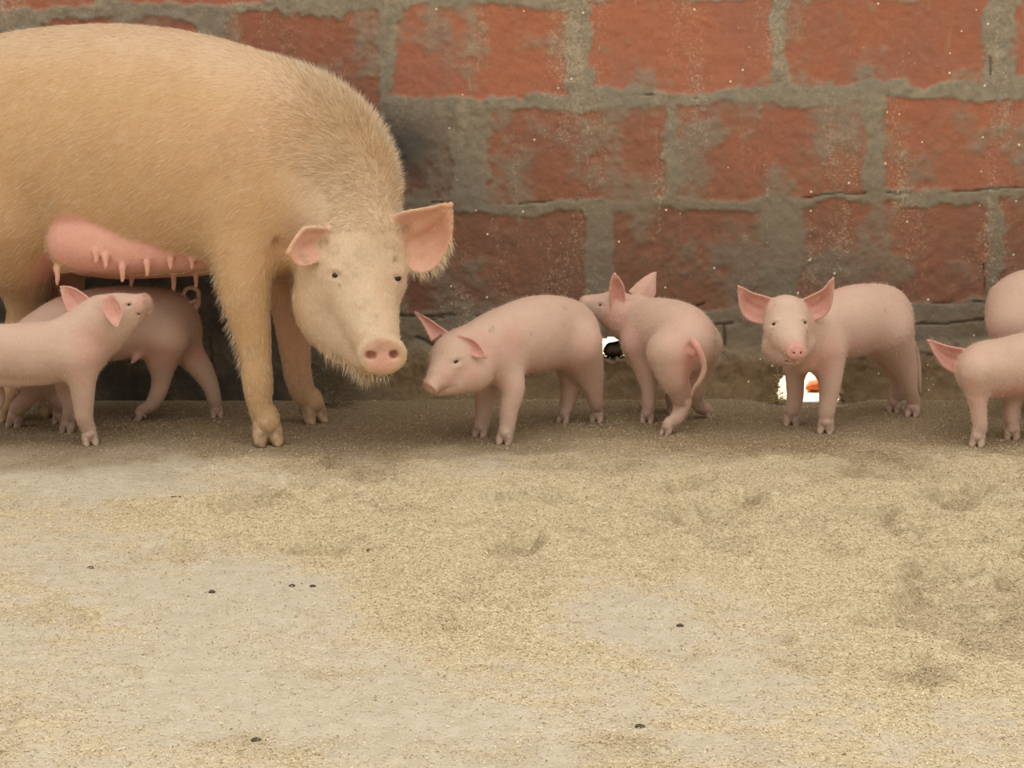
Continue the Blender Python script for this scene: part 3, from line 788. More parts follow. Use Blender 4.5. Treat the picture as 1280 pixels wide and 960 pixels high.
# --- piglet by the sow's snout, head low, facing left
def piglet_nosing():
    root = thing('piglet', 'pink piglet facing left with lowered head, standing in front of the sow snout', 'piglet', P(675, 540, GY(540)) * [1, 1, 0], 'piglets along the wall')
    s = Sculpt()
    s.chain([(592, 440, 4.01, 33), (614, 432, 4.04, 40), (640, 425, 4.08, 45), (668, 418, 4.13, 48), (692, 415, 4.18, 45.5), (710, 416, 4.22, 40.5), (722, 420, 4.24, 27)], w=.92)
    s.chain([(600, 445, 4.02, 34), (580, 446, 3.99, 36), (570, 449, 3.975, 33)], k=.02)
    s.chain([(572, 455, 3.97, 31), (558, 465, 3.94, 22.5), (547, 474, 3.915, 15), (541, 480, 3.90, 12)], k=.015)
    s.chain([(590, 470, 3.95, 20), (566, 480, 3.935, 14), (549, 488, 3.92, 7)], k=.010)          # jaw
    s.chain([(597, 462, 3.955, 20), (590, 466, 3.955, 18)], k=.02)
    ax = unit(np.array([-.55, -.45, -.62])); s.disc(P(538.5, 484, 3.893), ax, (0, 0, 1), R(11, P(536, 484, 3.9)), R(11.5, P(536, 484, 3.9)), .0045, .0016, k=.003)
    feet = [leg(s, [(628, 452, 25, 4.03), (640, 485, 16), (636, 512, 12), (634, 532, 10)], (632, 554), 10.5, (-.4, -1), Yt=4.02),
            leg(s, [(612, 462, 20, 4.08), (607, 495, 12.5), (604, 518, 10), (602, 532, 9)], (601, 545), 9.5, (-.4, -1), Yt=4.10),
            leg(s, [(722, 430, 31, 4.17), (732, 457, 22), (741, 484, 13), (744, 503, 9)], (746, 527), 8.5, (-.3, -1), Yt=4.18),
            leg(s, [(712, 440, 24, 4.27), (714, 470, 16), (712, 492, 11), (708, 508, 9)], (705, 528), 8.5, (-.6, -1), Yt=4.27)]
    s.sheet([(540, 424), (530, 405), (519.5, 391)], [(556, 414), (545, 406), (534, 398), (519.5, 391)], 4.0, 4.03, .012, .0022)
    s.sheet([(576, 421), (590, 424), (601, 433), (607, 446)], [(578, 434), (586, 440), (596, 446), (607, 446)], 3.945, 3.905, .010, .0024, roll=1)
    s.chain([(727, 395, 4.27, 3.4), (736, 402, 4.30, 3), (742, 412, 4.31, 2.4), (739, 424, 4.31, 1.8)], k=.004)   # tail behind the rump
    s.chain([(540, 492, 3.915, 2.2), (555, 487, 3.905, 1.6), (568, 484, 3.91, .9)], k=.004, neg=True)
    paints = [seg(536, 484, 3.9, 548, 478, 3.92, 9, 18, .75), seg(600, 440, 3.97, 610, 470, 3.98, 15, 35, .25), seg(655, 465, 4.05, 712, 455, 4.15, 10, 30, .3)]
    dirt = [seg(655, 407, 4.0, 652, 417, 4.0, 1.5, 5, .5), seg(705, 385, 4.05, 703, 410, 4.05, 2, 7, .3), seg(664, 419, 4.0, 665, 418, 4.0, 1, 4, .7), seg(553, 441, 3.9, 554, 440, 3.9, 1, 3, .9), seg(532, 480, 3.89, 560, 494, 3.9, 4, 12, .45)]
    V, Q, N, T = finish(root, s, HP, M_pig, M_hoof, feet, paints, dirt=dirt, eyes=[(570, 452.5, .0075, unit(P(576, 450, 3.9) - P(563, 455, 3.9)))],
        spots=[(614, 413, 2.5, 6, .5, 1), (616, 409, 1.5, 4, .5, 1), (706, 385, 3, 7, .35, 1), (704, 405, 3, 7, .3, 1), (664, 418, 1.2, 3, .7, 1), (553, 441, 1, 3, .9, 1), (545, 470, 5, 14, .35, 1), (590, 466, 5, 20, .35, 0), (640, 425, 8, 30, .3, 0), (560, 470, 6, 20, .3, 0), (735, 440, 10, 30, .25, 0)])
    p, n = surf_at(V, N, 570, 452.5); add_eye(root, p, n, .0080, unit(P(576, 450, 3.9) - P(563, 455, 3.9)), M_lid, .5)
    q = P(535, 450, 4.03); p, n = nearest_v(V, N, q); add_eye(root, p, n, .0080, (0, 1, 0))
    for u in (-1, 1):
        c = P(538.5, 484, 3.893) + ax * .0042 + np.cross(ax, (0, 0, 1)) * u * .0065
        Ve, Qe = ellipsoid_mesh(c, np.stack([unit(np.cross(ax, (0, 0, 1))), unit(np.cross(ax, np.cross(ax, (0, 0, 1)))), ax]), (.0022, .0032, .001)); make_mesh('nostril', local(Ve, root), Qe, M_nostril, root)
    fuzz(root, V, Q, N, 10000, .006, 31)
M_nostril = flat_mat('nostril_dark', (.10, .04, .03), .6, .3)

# --- piglet seen from behind, tail hanging
def piglet_rump():
    root = thing('piglet', 'pink piglet seen from behind with hanging tail, nose tucked behind another piglet rump', 'piglet', P(835, 530, GY(530)) * [1, 1, 0], 'piglets along the wall')
    s = Sculpt()
    s.chain([(790, 402, 4.33, 27), (806, 405, 4.30, 32), (826, 410, 4.25, 37.5), (846, 417, 4.20, 40.5), (857, 424, 4.16, 39.5), (862, 428, 4.13, 32)], w=.97)
    s.chain([(800, 405, 4.32, 28), (784, 395, 4.34, 26), (770, 388, 4.35, 23)], k=.02)
    s.chain([(768, 386, 4.35, 22), (752, 382, 4.355, 15), (742, 380, 4.36, 12), (733, 379, 4.36, 10)], k=.012)
    s.chain([(780, 405, 4.33, 18), (762, 396, 4.345, 12), (745, 388, 4.35, 8)], k=.012)
    s.disc(P(730, 378, 4.36), unit(P(728, 377, 4.36) - P(745, 381, 4.355)), (0, 0, 1), .014, .015, .005, .002, k=.004)
    feet = [leg(s, [(838, 440, 30, 4.10), (842, 470, 20), (850, 490, 14.5, 4.12), (853, 505, 11, 4.14), (846, 522, 8.8, 4.12)], (834, 543), 7.8, (-.8, -.8), Yt=4.10),
            leg(s, [(880, 430, 23, 4.20), (873, 462, 18), (868, 485, 13, 4.25), (869, 499, 10, 4.27), (877, 510, 8)], (885, 522), 7, (.8, -.6), Yt=4.2),
            leg(s, [(800, 430, 24, 4.26), (807, 462, 14), (811, 488, 9.5), (811, 508, 8.5)], (809, 527), 8.5, (-.2, -1), Yt=4.26),
            leg(s, [(838, 440, 20, 4.36), (840, 475, 12), (841, 500, 9)], (842, 518), 8, (-.2, -1), Yt=4.36)]
    s.sheet([(766, 386), (763, 372), (762.5, 356), (768, 343)], [(779, 388), (781, 374), (778, 354), (768, 343)], 4.31, 4.29, .012, .0024)
    s.sheet([(788, 364), (800, 352), (810, 345), (819, 341)], [(812, 374), (818, 370), (818.5, 355), (819, 341)], 4.34, 4.36, -.008, .0022, inner=1)
    # tail: out of the croup, down in a hook
    s.chain([(866, 426, 4.055, 5), (872, 434, 4.040, 4.4), (878, 448, 4.04, 4.0), (880, 462, 4.045, 3.6), (875, 475, 4.05, 3.2), (868, 485, 4.06, 2.8), (865, 494, 4.07, 1.8)], k=.006)
    s.ell(P(868, 440, 4.055), np.eye(3), (.010, .008, .015), .01)
    s.chain([(866, 455, 4.04, 3.0), (863, 478, 4.08, 3), (860, 500, 4.12, 3)], k=.02, neg=True)
    paints = [seg(868, 436, 4.04, 866, 450, 4.06, 8, 24, .8), seg(845, 440, 4.08, 862, 470, 4.08, 8, 28, .5), seg(790, 420, 4.28, 775, 400, 4.3, 12, 30, .35)]
    V, Q, N, T = finish(root, s, HP, M_pig, M_hoof, feet, paints, eyes=[(751, 381.5, .0055, (1, 0, -.15))], spots=[(790, 430, 8, 26, .3, 0), (880, 400, 5, 30, .15, 0)])
    p, n = surf_at(V, N, 751, 381.5); add_eye(root, p, n, .0062, (1, 0, -.15), M_lid, .42)
    fuzz(root, V, Q, N, 10000, .006, 32)

# --- piglet facing the viewer
def piglet_facing():
    root = thing('piglet', 'pink piglet with spread ears looking straight out in front of the bright wall hole', 'piglet', P(1065, 525, GY(525)) * [1, 1, 0], 'piglets along the wall')
    s = Sculpt()
    s.chain([(1004, 418, 4.13, 30), (1020, 415, 4.17, 38), (1042, 409, 4.20, 43), (1066, 402, 4.24, 45.5), (1088, 398, 4.27, 43.5), (1103, 396, 4.30, 39.5), (1112, 398, 4.32, 29)], w=.92)
    s.chain([(1012, 425, 4.13, 34), (1003, 432, 4.11, 29), (1004, 448, 4.10, 18)], k=.02)
    s.chain([(1000, 412, 4.10, 30), (986, 402, 4.06, 29)], k=.02)
    s.chain([(982, 396, 4.05, 27.5), (982, 410, 4.04, 27.5), (985, 424, 4.025, 25)], k=.012, sub=4)
    s.chain([(984, 415, 4.02, 24), (989, 428, 3.985, 18.5), (994, 438, 3.955, 13), (996, 441, 3.945, 10.5)], k=.014)
    s.chain([(972, 432, 4.045, 20), (978, 440, 4.03, 17), (986, 446, 3.99, 11), (993, 449, 3.965, 7)], k=.012)
    s.chain([(1000, 430, 4.05, 18), (994, 440, 4.01, 14)], k=.012)
    ax = unit(P(996, 441, 3.9) - P(984, 420, 4.0) + np.array([0, -.06, 0])); cc = P(996, 440.5, 3.937)
    s.disc(cc, ax, (0, 0, 1), R(9.3, cc), R(13, cc), .0050, .0018, k=.003)
    for u in (-1, 1): s.ell(cc + np.cross(ax, (0, 0, 1)) * u * .0075 + ax * .005, np.eye(3), (.0026, .006, .0034), .001, neg=True)
    s.chain([(980, 449, 3.985, 1.5), (990, 453, 3.96, 1.8), (1001, 450, 3.965, 1.4)], k=.004, neg=True)
    feet = [leg(s, [(1030, 440, 27, 4.13), (1037, 470, 16), (1036, 495, 12), (1033, 515, 10.5)], (1032, 541), 10.5, (-.3, -1), Yt=4.12),
            leg(s, [(998, 446, 20, 4.18), (994, 470, 12.5), (994, 495, 10.5), (991, 512, 9.5)], (990, 531), 10, (-.3, -1), Yt=4.18),
            leg(s, [(1110, 412, 31, 4.26), (1121, 438, 23), (1133, 464, 14), (1138, 485, 9)], (1141, 520), 9, (-.5, -1), Yt=4.27),
            leg(s, [(1098, 425, 25, 4.36), (1108, 448, 15), (1121, 468, 10.5), (1124, 488, 8.5)], (1118, 514), 8.5, (-.5, -1), Yt=4.36)]
    s.sheet([(964, 375), (952, 371), (936, 366), (924, 359)], [(956, 402), (945, 402), (932, 396), (925, 383), (924, 359)], 4.06, 4.03, .014, .0024)
    s.sheet([(1004, 376), (1016, 370), (1031, 362), (1041, 349)], [(1012, 398), (1024, 397), (1035, 389), (1040, 372), (1041, 349)], 4.055, 4.03, .014, .0024)
    s.chain([(1140, 425, 4.36, 3), (1146, 440, 4.38, 3), (1149, 465, 4.38, 2.8), (1150, 490, 4.38, 2)], k=.005)
    paints = [seg(996, 441, 3.94, 993, 437, 3.96, 10, 17, .75), seg(1000, 452, 4.0, 1030, 455, 4.1, 8, 26, .45), seg(1070, 440, 4.12, 1105, 430, 4.15, 10, 30, .35), seg(1015, 385, 4.05, 1015, 400, 4.05, 4, 12, .5), seg(995, 455, 3.99, 1015, 462, 4.05, 5, 14, .6)]
    dirt = [seg(1107.5, 388, 4.15, 1108, 389, 4.15, 1.2, 3.2, 1), seg(964, 420, 4.0, 966, 424, 4.0, 1.5, 5, .7), seg(1008, 415, 4.0, 1010, 422, 4.0, 1.5, 5, .6), seg(1029, 402, 4.1, 1030, 402, 4.1, 1, 3, .6), seg(968, 382, 4.0, 969, 384, 4.0, 1, 3, .7)]
    pale = [seg(980, 375, 4.02, 982, 410, 4.0, 18, 34, .9)]
    V, Q, N, T = finish(root, s, .0023, M_pig, M_hoof, feet, paints, dirt=dirt, pale=pale, eyes=[(967, 405, .0062, (1, 0, 0)), (1006, 403, .0062, (1, 0, 0))],
        spots=[(1107.5, 389, 1.4, 3.4, 1, 1), (964, 421, 2, 5, .6, 1), (1008, 420, 1.5, 5, .5, 1), (1029, 402, 1, 3, .6, 1), (968, 382, 1, 3, .5, 1), (1010, 430, 5, 20, .4, 0), (1035, 440, 10, 30, .35, 0)])
    for ex, ey in ((967, 405), (1006, 403)):
        p, n = surf_at(V, N, ex, ey); add_eye(root, p, n, .0066, (1, 0, 0), M_lid, .75)
    fuzz(root, V, Q, N, 10000, .006, 33)

# --- piglet at the left edge, stretching its head up to the teats
def piglet_reaching():
    root = thing('piglet', 'pink piglet nearest the left edge, raising its snout towards the sow udder', 'piglet', P(20, 545, GY(545)) * [1, 1, 0], 'piglets under the sow')
    s = Sculpt()
    s.chain([(-78, 438, 3.98, 28), (-64, 440, 3.98, 39), (-42, 440, 3.98, 41.5), (-10, 441, 3.98, 36.5), (25, 441, 3.98, 37), (60, 440, 3.98, 38.5), (88, 436, 3.985, 38), (102, 432, 3.99, 35)], w=.90)
    s.chain([(95, 432, 4.0, 37), (110, 418, 3.995, 37), (124, 408, 3.995, 34)], k=.02)
    s.chain([(132, 400, 3.995, 31.5), (144, 395, 3.99, 27), (150, 393, 3.99, 25)], k=.02)
    s.chain([(148, 390, 3.99, 22.5), (162, 386, 3.985, 18.5), (172, 383, 3.98, 15.5), (177, 381, 3.98, 14)], k=.012)
    s.chain([(130, 418, 3.995, 26), (146, 408, 3.99, 21), (160, 399, 3.985, 15), (172, 391, 3.98, 9.5)], k=.014)
    ax = unit(P(186, 378, 3.965) - P(160, 384, 3.985)); cc = P(182, 380, 3.975)
    s.disc(cc, ax, (0, 0, 1), R(14, cc), R(12.5, cc), .0055, .0020, k=.003)
    feet = [leg(s, [(100, 447, 25, 3.96), (103, 476, 17), (104, 500, 13.5), (105, 520, 11)], (112, 556), 10, (.5, -1), Yt=3.95),
            leg(s, [(86, 455, 18, 4.07), (80, 482, 11), (86, 505, 8.5), (86, 518, 8)], (85, 540), 9, (-.2, -1), Yt=4.09),
            leg(s, [(-62, 450, 34, 3.95), (-56, 480, 22), (-38, 505, 13), (-44, 525, 10)], (-50, 556), 10, (.3, -1), Yt=3.98),
            leg(s, [(-40, 455, 26, 4.01), (-14, 480, 14), (-5, 500, 11), (-22, 522, 9.5)], (-30, 550), 9.5, (.3, -1), Yt=4.02)]
    s.sheet([(111, 374), (97, 363), (86, 359), (77, 359)], [(96, 398), (86, 390), (81, 377), (77, 359)], 4.02, 4.05, .012, .0024)
    s.sheet([(131, 374), (130, 388), (136, 399), (146, 408)], [(141, 370), (151, 381), (153, 394), (146, 408)], 3.925, 3.905, .010, .0024)
    s.chain([(-20, 473, 3.97, 9), (20, 476, 3.97, 7), (60, 473, 3.97, 5)], k=.02)
    s.chain([(-104, 425, 3.98, 3.4), (-114, 420, 3.98, 3), (-120, 428, 3.97, 2.8), (-116, 438, 3.97, 2.2)], k=.004)
    s.chain([(158, 405, 3.95, .9), (168, 397, 3.95, 1.4), (175, 391, 3.965, 1.6)], k=.004, neg=True)
    paints = [seg(181, 380, 3.97, 176, 382, 3.98, 10, 18, .45), seg(0, 480, 3.98, 60, 480, 3.98, 4, 16, .25), seg(140, 385, 3.92, 142, 395, 3.92, 6, 14, .6), seg(115, 430, 3.93, 120, 440, 3.93, 12, 35, .35)]
    dirt = [seg(183, 376, 3.96, 184, 386, 3.96, 3, 9, .9), seg(165, 410, 3.95, 175, 395, 3.95, 2, 7, .5), seg(120, 372, 3.96, 150, 366, 3.96, 3, 9, .25)]
    V, Q, N, T = finish(root, s, HP, M_pig, M_hoof, feet, paints, dirt=dirt, eyes=[(161.5, 381.5, .0055, (1, 0, .3))], spots=[(180, 372, 4, 12, .6, 1), (176, 392, 3, 8, .5, 1), (125, 380, 6, 16, .3, 1), (118, 440, 10, 34, .35, 0), (105, 470, 8, 25, .25, 0)])
    p, n = surf_at(V, N, 161.5, 381.5); add_eye(root, p, n, .0058, unit([1, 0, .3]), M_lid, .6)
    q = P(158, 378, 4.05); p, n = nearest_v(V, N, q); add_eye(root, p, n, .0058, (1, 0, .3))
    fuzz(root, V, Q, N, 10000, .006, 34)

# --- piglet under the sow's belly with the curled tail
def piglet_curly():
    root = thing('piglet', 'pink piglet standing under the sow belly with a ring-curled tail', 'piglet', P(150, 523, GY(523)) * [1, 1, 0], 'piglets under the sow')
    s = Sculpt()
    s.chain([(28, 440, 4.15, 32), (58, 427, 4.155, 40), (90, 413, 4.175, 44.5), (130, 406, 4.205, 46.5), (165, 402, 4.23, 45), (195, 401, 4.25, 41.5), (209, 402, 4.265, 39), (218, 406, 4.27, 30)], w=.92)
    s.chain([(40, 438, 4.15, 30), (14, 450, 4.14, 27), (-4, 455, 4.14, 25)], k=.02)
    s.chain([(-4, 458, 4.14, 23), (-22, 464, 4.13, 16), (-34, 468, 4.13, 12)], k=.014)
    s.disc(P(-38, 470, 4.13), (-1, 0, -.2), (0, 0, 1), .018, .019, .006, .002, k=.004)
    feet = [leg(s, [(208, 420, 30, 4.22), (203, 447, 21), (202, 470, 13), (198, 490, 10.5), (189, 506, 8.5)], (176, 526), 7.8, (-1, -.3), Yt=4.22),
            leg(s, [(222, 418, 29, 4.29), (236, 440, 19), (252, 462, 14.5), (263, 482, 10.5), (268, 500, 8.5)], (271, 521), 7.8, (.3, -1), Yt=4.29),
            leg(s, [(50, 455, 22, 4.16), (62, 488, 12), (73, 502, 9)], (75, 529), 8.5, (-.3, -1), Yt=4.17),
            leg(s, [(35, 455, 22, 4.13), (40, 488, 13), (26, 506, 11)], (20, 533), 10.5, (-.3, -1), Yt=4.15)]
    s.chain([(176, 436, 4.2, 8), (170, 446, 4.19, 5), (165, 453, 4.19, 2.2)], k=.010)
    # tail: a ring
    c = P(239, 368, 4.27); rr = R(8.8, c); tp = [[*P(240, 388, 4.275), R(5, c)], [*P(247, 380, 4.27), R(3.9, c)]]
    for i in range(13):
        a = -.35 + i / 12 * 2 * math.pi * .93
        tp.append([c[0] + rr * math.cos(a), c[1] - .002 * i + .008, c[2] + rr * math.sin(a), R(3.1 - i * .07, c)])
    s.chain3(tp, k=.004, sub=3)
    s.sheet([(-2, 425), (-8, 415), (-14, 408)], [(12, 428), (6, 414), (-14, 408)], 4.11, 4.10, .01, .0024)
    paints = [seg(195, 440, 4.2, 235, 440, 4.25, 12, 34, .45), seg(120, 440, 4.15, 180, 440, 4.2, 8, 30, .3)]
    dirt = [seg(76, 396, 4.07, 84, 402, 4.07, 2, 9, .4)]
    V, Q, N, T = finish(root, s, HP, M_pig, M_hoof, feet, paints, dirt=dirt)
    p, n = nearest_v(V, N, P(-12, 448, 4.05)); add_eye(root, p, n, .006, (1, 0, 0))
    fuzz(root, V, Q, N, 8000, .006, 35)

# --- piglet at the right edge, head turned to the wall
def piglet_turned():
    root = thing('piglet', 'pink piglet at the right edge with one ear out, its head turned to the wall', 'piglet', P(1290, 552, GY(552)) * [1, 1, 0], 'piglets along the wall')
    s = Sculpt()
    s.chain([(1226, 462, 4.01, 28), (1236, 462, 4.01, 36), (1256, 459, 4.015, 37), (1285, 455, 4.02, 40), (1320, 451, 4.03, 41), (1355, 450, 4.04, 39), (1368, 452, 4.05, 28)], w=.94)
    s.chain([(1228, 462, 4.03, 30), (1220, 462, 4.08, 25), (1218, 466, 4.13, 21)], k=.02)
    s.chain([(1218, 470, 4.14, 18), (1220, 474, 4.20, 13), (1221, 475, 4.24, 10)], k=.012)
    s.disc(P(1221, 475, 4.25), (0, 1, -.1), (0, 0, 1), .015, .017, .005, .002, k=.004)
    feet = [leg(s, [(1222, 464, 25, 3.97), (1221, 490, 14.5), (1223, 512, 10.5), (1225, 532, 9)], (1222, 557), 9.5, (-.5, -1), Yt=3.97),
            leg(s, [(1262, 470, 22, 4.04), (1265, 500, 12), (1264, 520, 10)], (1265, 549), 9.5, (-.3, -1), Yt=4.05),
            leg(s, [(1355, 462, 30, 3.99), (1362, 492, 16), (1370, 515, 10)], (1366, 555), 9.5, (-.3, -1), Yt=4.0),
            leg(s, [(1350, 462, 26, 4.08), (1352, 490, 14), (1358, 512, 9.5)], (1352, 545), 9, (-.3, -1), Yt=4.08)]
    s.sheet([(1206, 438), (1188, 435), (1175, 431), (1161, 426)], [(1199, 468), (1187, 462), (1178, 456), (1169, 442), (1161, 426)], 4.06, 4.05, .012, .0024)
    s.chain([(1372, 440, 4.05, 3.2), (1380, 450, 4.04, 2.8), (1378, 464, 4.04, 2)], k=.004)
    s.chain([(1234, 468, 3.92, .9), (1233, 485, 3.93, 1.2)], k=.012, neg=True)
    paints = [seg(1240, 490, 3.98, 1290, 490, 3.98, 5, 24, .45), seg(1215, 480, 3.95, 1222, 500, 3.95, 6, 20, .25)]
    V, Q, N, T = finish(root, s, HP, M_pig, M_hoof, feet, paints)
    p, n = nearest_v(V, N, P(1204, 464, 4.17)); add_eye(root, p, n, .006, (0, 1, 0))
    fuzz(root, V, Q, N, 10000, .006, 36)

# --- rump of the piglet behind it
def piglet_behind():
    root = thing('piglet', 'grey-pink piglet rump cut off by the right edge, behind the piglet with one ear out', 'piglet', P(1330, 515, GY(515)) * [1, 1, 0], 'piglets along the wall')
    s = Sculpt()
    s.chain([(1266, 384, 4.31, 34), (1276, 385, 4.31, 43), (1290, 384, 4.31, 48), (1320, 386, 4.31, 48), (1360, 392, 4.31, 46), (1390, 398, 4.31, 40)], w=.92)
    s.chain([(1390, 398, 4.31, 36), (1412, 398, 4.30, 33), (1425, 402, 4.29, 29)], k=.02)
    s.chain([(1425, 405, 4.29, 25), (1445, 415, 4.28, 16), (1456, 420, 4.28, 12)], k=.014)
    s.disc(P(1460, 422, 4.28), (1, 0, -.3), (0, 0, 1), .018, .019, .006, .002, k=.004)
    feet = [leg(s, [(1268, 405, 34, 4.27), (1266, 440, 22), (1268, 470, 13), (1268, 490, 9)], (1266, 522), 8.5, (.2, -1), Yt=4.26),
            leg(s, [(1280, 405, 30, 4.35), (1284, 440, 18), (1288, 470, 11), (1290, 490, 9)], (1290, 515), 8.5, (.2, -1), Yt=4.35),
            leg(s, [(1385, 420, 26, 4.27), (1388, 455, 14), (1388, 485, 10)], (1388, 522), 8.5, (.2, -1), Yt=4.27),
            leg(s, [(1375, 420, 24, 4.35), (1372, 455, 13), (1372, 485, 9.5)], (1372, 515), 8.5, (.2, -1), Yt=4.35)]
    s.sheet([(1405, 375), (1402, 360), (1408, 345)], [(1420, 378), (1422, 362), (1408, 345)], 4.26, 4.25, .01, .0024)
    s.chain([(1244, 360, 4.31, 3.4), (1238, 366, 4.345, 3), (1240, 378, 4.375, 2.4)], k=.004)
    V, Q, N, T = finish(root, s, HP, M_pig, M_hoof, feet, [seg(1250, 420, 4.25, 1280, 430, 4.25, 10, 30, .3)])
    p, n = nearest_v(V, N, P(1432, 400, 4.2)); add_eye(root, p, n, .006, (1, 0, 0))
    fuzz(root, V, Q, N, 4000, .006, 37)

# --- the sow
def build_sow():
    root = thing('sow', 'large cream-tan sow with pink udder standing over two piglets, head turned out', 'pig', P(180, 535, GY(535)) * [1, 1, 0])
    s = Sculpt()
    yaw = unit(P(300, 200, 4.12) - P(0, 200, 4.28)); Lat = np.cross(yaw, (0, 0, 1.))
    s.chain([(-72, 225, 4.325, 80), (-50, 208, 4.31, 116), (-15, 194, 4.29, 136), (30, 186, 4.27, 143), (90, 184, 4.25, 149), (150, 186, 4.22, 153), (210, 190, 4.19, 151), (270, 199, 4.16, 145), (325, 210, 4.13, 136), (365, 222, 4.11, 121), (392, 236, 4.08, 103)], w=.80, L=Lat, sub=6)
    s.chain([(360, 222, 4.11, 118), (400, 246, 4.07, 90), (428, 272, 4.03, 72), (443, 300, 4.00, 63)], k=.05, w=.88, L=Lat)
    # the head, turned to the viewer and a little down
    s.chain([(440, 305, 4.0, 56), (444, 330, 3.98, 58), (448, 355, 3.96, 53)], k=.03)
    s.chain([(420, 350, 3.99, 52), (418, 385, 3.98, 50), (436, 412, 3.96, 44)], k=.03)
    s.chain([(448, 345, 3.95, 50), (456, 380, 3.91, 43), (464, 408, 3.87, 35), (470, 424, 3.845, 30)], k=.025)
    s.chain([(440, 410, 3.93, 36), (452, 434, 3.89, 27), (460, 450, 3.86, 20)], k=.02)
    s.chain([(470, 300, 3.98, 30), (485, 330, 3.96, 22), (488, 350, 3.95, 18)], k=.03)
    ax = unit(np.array([.10, -1, -.18])); cc = P(477.5, 443, 3.815)
    s.disc(cc, ax, (0, 0, 1), R(25.5, cc), R(31, cc), .016, .006, k=.007)
    for q in (0, 1): s.chain([(452 + 3 * q, 415 - 6 * q, 3.835 + .012 * q, 1.2), (470, 407 - 6 * q, 3.825 + .012 * q, 1.6), (490 - 2 * q, 411 - 6 * q, 3.83 + .012 * q, 1.2)], k=.006, neg=True)
    s.ell(cc + ax * .008 - np.array([0, 0, .016]), np.eye(3), (.030, .01, .02), .01)
    sd = unit(np.cross(ax, (0, 0, 1)))
    for u, xx in ((-1, 463.5), (1, 492)):
        c = P(xx, 444, 3.80); c = c + ax * (((cc + ax * .016) - c) @ ax)
        s.ell(c, np.stack([sd, ax, np.cross(sd, ax)]), (.0125 if u < 0 else .0105, .022, .0098), .003, neg=True)
    # mouth line under the snout
    s.chain([(440, 462, 3.86, 1.5), (455, 466, 3.835, 3.5), (475, 469, 3.83, 3.5)], k=.008, neg=True)
    # eye sockets
    feet = [leg(s, [(312, 265, 72, 4.06), (306, 320, 42, 4.00), (306, 365, 31, 3.98), (315, 415, 23.5), (320, 450, 19), (322, 476, 19.5), (325, 506, 15.5)], (334, 556), 18.5, (.35, -1), Yt=4.0, k=.035),
            leg(s, [(365, 290, 60, 4.20), (362, 345, 34, 4.22), (366, 400, 24), (369, 440, 19), (373, 472, 17), (381, 495, 15)], (391, 528), 16, (.7, -.9), Yt=4.22, k=.03),
            leg(s, [(15, 250, 85, 4.22), (22, 300, 62, 4.25), (30, 345, 36, 4.29), (33, 385, 24, 4.31), (24, 425, 21, 4.31), (22, 455, 17, 4.30), (20, 490, 14.5, 4.28)], (14, 526), 14.5, (.1, -1), Yt=4.2, k=.03),
            leg(s, [(50, 270, 60, 4.38), (70, 330, 36, 4.40), (78, 370, 26, 4.42), (72, 420, 20, 4.42), (66, 460, 17), (62, 490, 15)], (64, 520), 13.5, (.2, -1), Yt=4.38, k=.03)]
    # udder and teats
    s.chain([(94, 303, 4.10, 36), (118, 305, 4.085, 36), (150, 312, 4.085, 32), (185, 314, 4.09, 29), (222, 317, 4.095, 24), (250, 320, 4.09, 18)], k=.009)
    s.chain([(108, 312, 4.22, 33), (150, 318, 4.21, 31), (210, 318, 4.2, 28), (250, 322, 4.19, 20)], k=.02)
    s.chain([(78, 320, 4.11, 13), (80, 330, 4.11, 12)], k=.015)
    for (tx, ty, Yt, l) in ((71.5, 340, 4.07, 15), (120, 320, 4.022, 8), (132, 326, 4.02, 9), (153, 340, 4.03, 11), (184, 333, 4.03, 11), (213, 329, 4.04, 7), (240, 327, 4.05, 9), (217, 346, 4.15, 16), (245, 342, 4.15, 16), (164, 342, 4.17, 14)):
        s.chain([(tx, ty - 5, Yt, 5.5), (tx, ty, Yt - .004, 3.8), (tx + .5, ty + l * .6, Yt - .006, 3.2), (tx, ty + l, Yt - .006, 2.6)], k=.006, sub=3)
    c = P(-118, 165, 4.33)                     # short curled tail
    s.chain3([[*(c + np.array([.02 - .05 * t, .02 * math.sin(7 * t), .02 + .035 * math.cos(7 * t) - .07 * t])), .012 - .006 * t] for t in np.linspace(0, 1, 9)], k=.012)
    # folds: flank, behind the elbow, jowl
    s.chain([(268, 300, 4.0, 2), (266, 325, 4.02, 3)], k=.02, neg=True)
    s.chain([(346, 300, 3.96, 1.5), (349, 325, 3.95, 2.5), (353, 350, 3.96, 4)], k=.03, neg=True)
    for (a, b, c, Yf) in (((404, 325), (418, 320), (432, 327), 3.905), ((408, 360), (420, 366), (432, 362), 3.90), ((484, 331), (494, 327), (503, 333), 3.925)):
        s.chain([(*a, Yf, 1.0), (*b, Yf - .004, 2.2), (*c, Yf, 1.0)], k=.014, neg=True)
    # ears
    s.sheet([(433, 291), (415, 288), (395, 285), (378, 286), (361, 315)], [(424, 316), (404, 318), (385, 330), (372, 330), (361, 315)], 3.93, 3.86, .030, .0045, k=.012)
    s.sheet([(486, 278), (502, 268), (530, 263), (562, 257)], [(500, 322), (515, 335), (530, 339), (548, 329), (564, 300), (562, 257)], 3.96, 3.92, .040, .0045, k=.012)
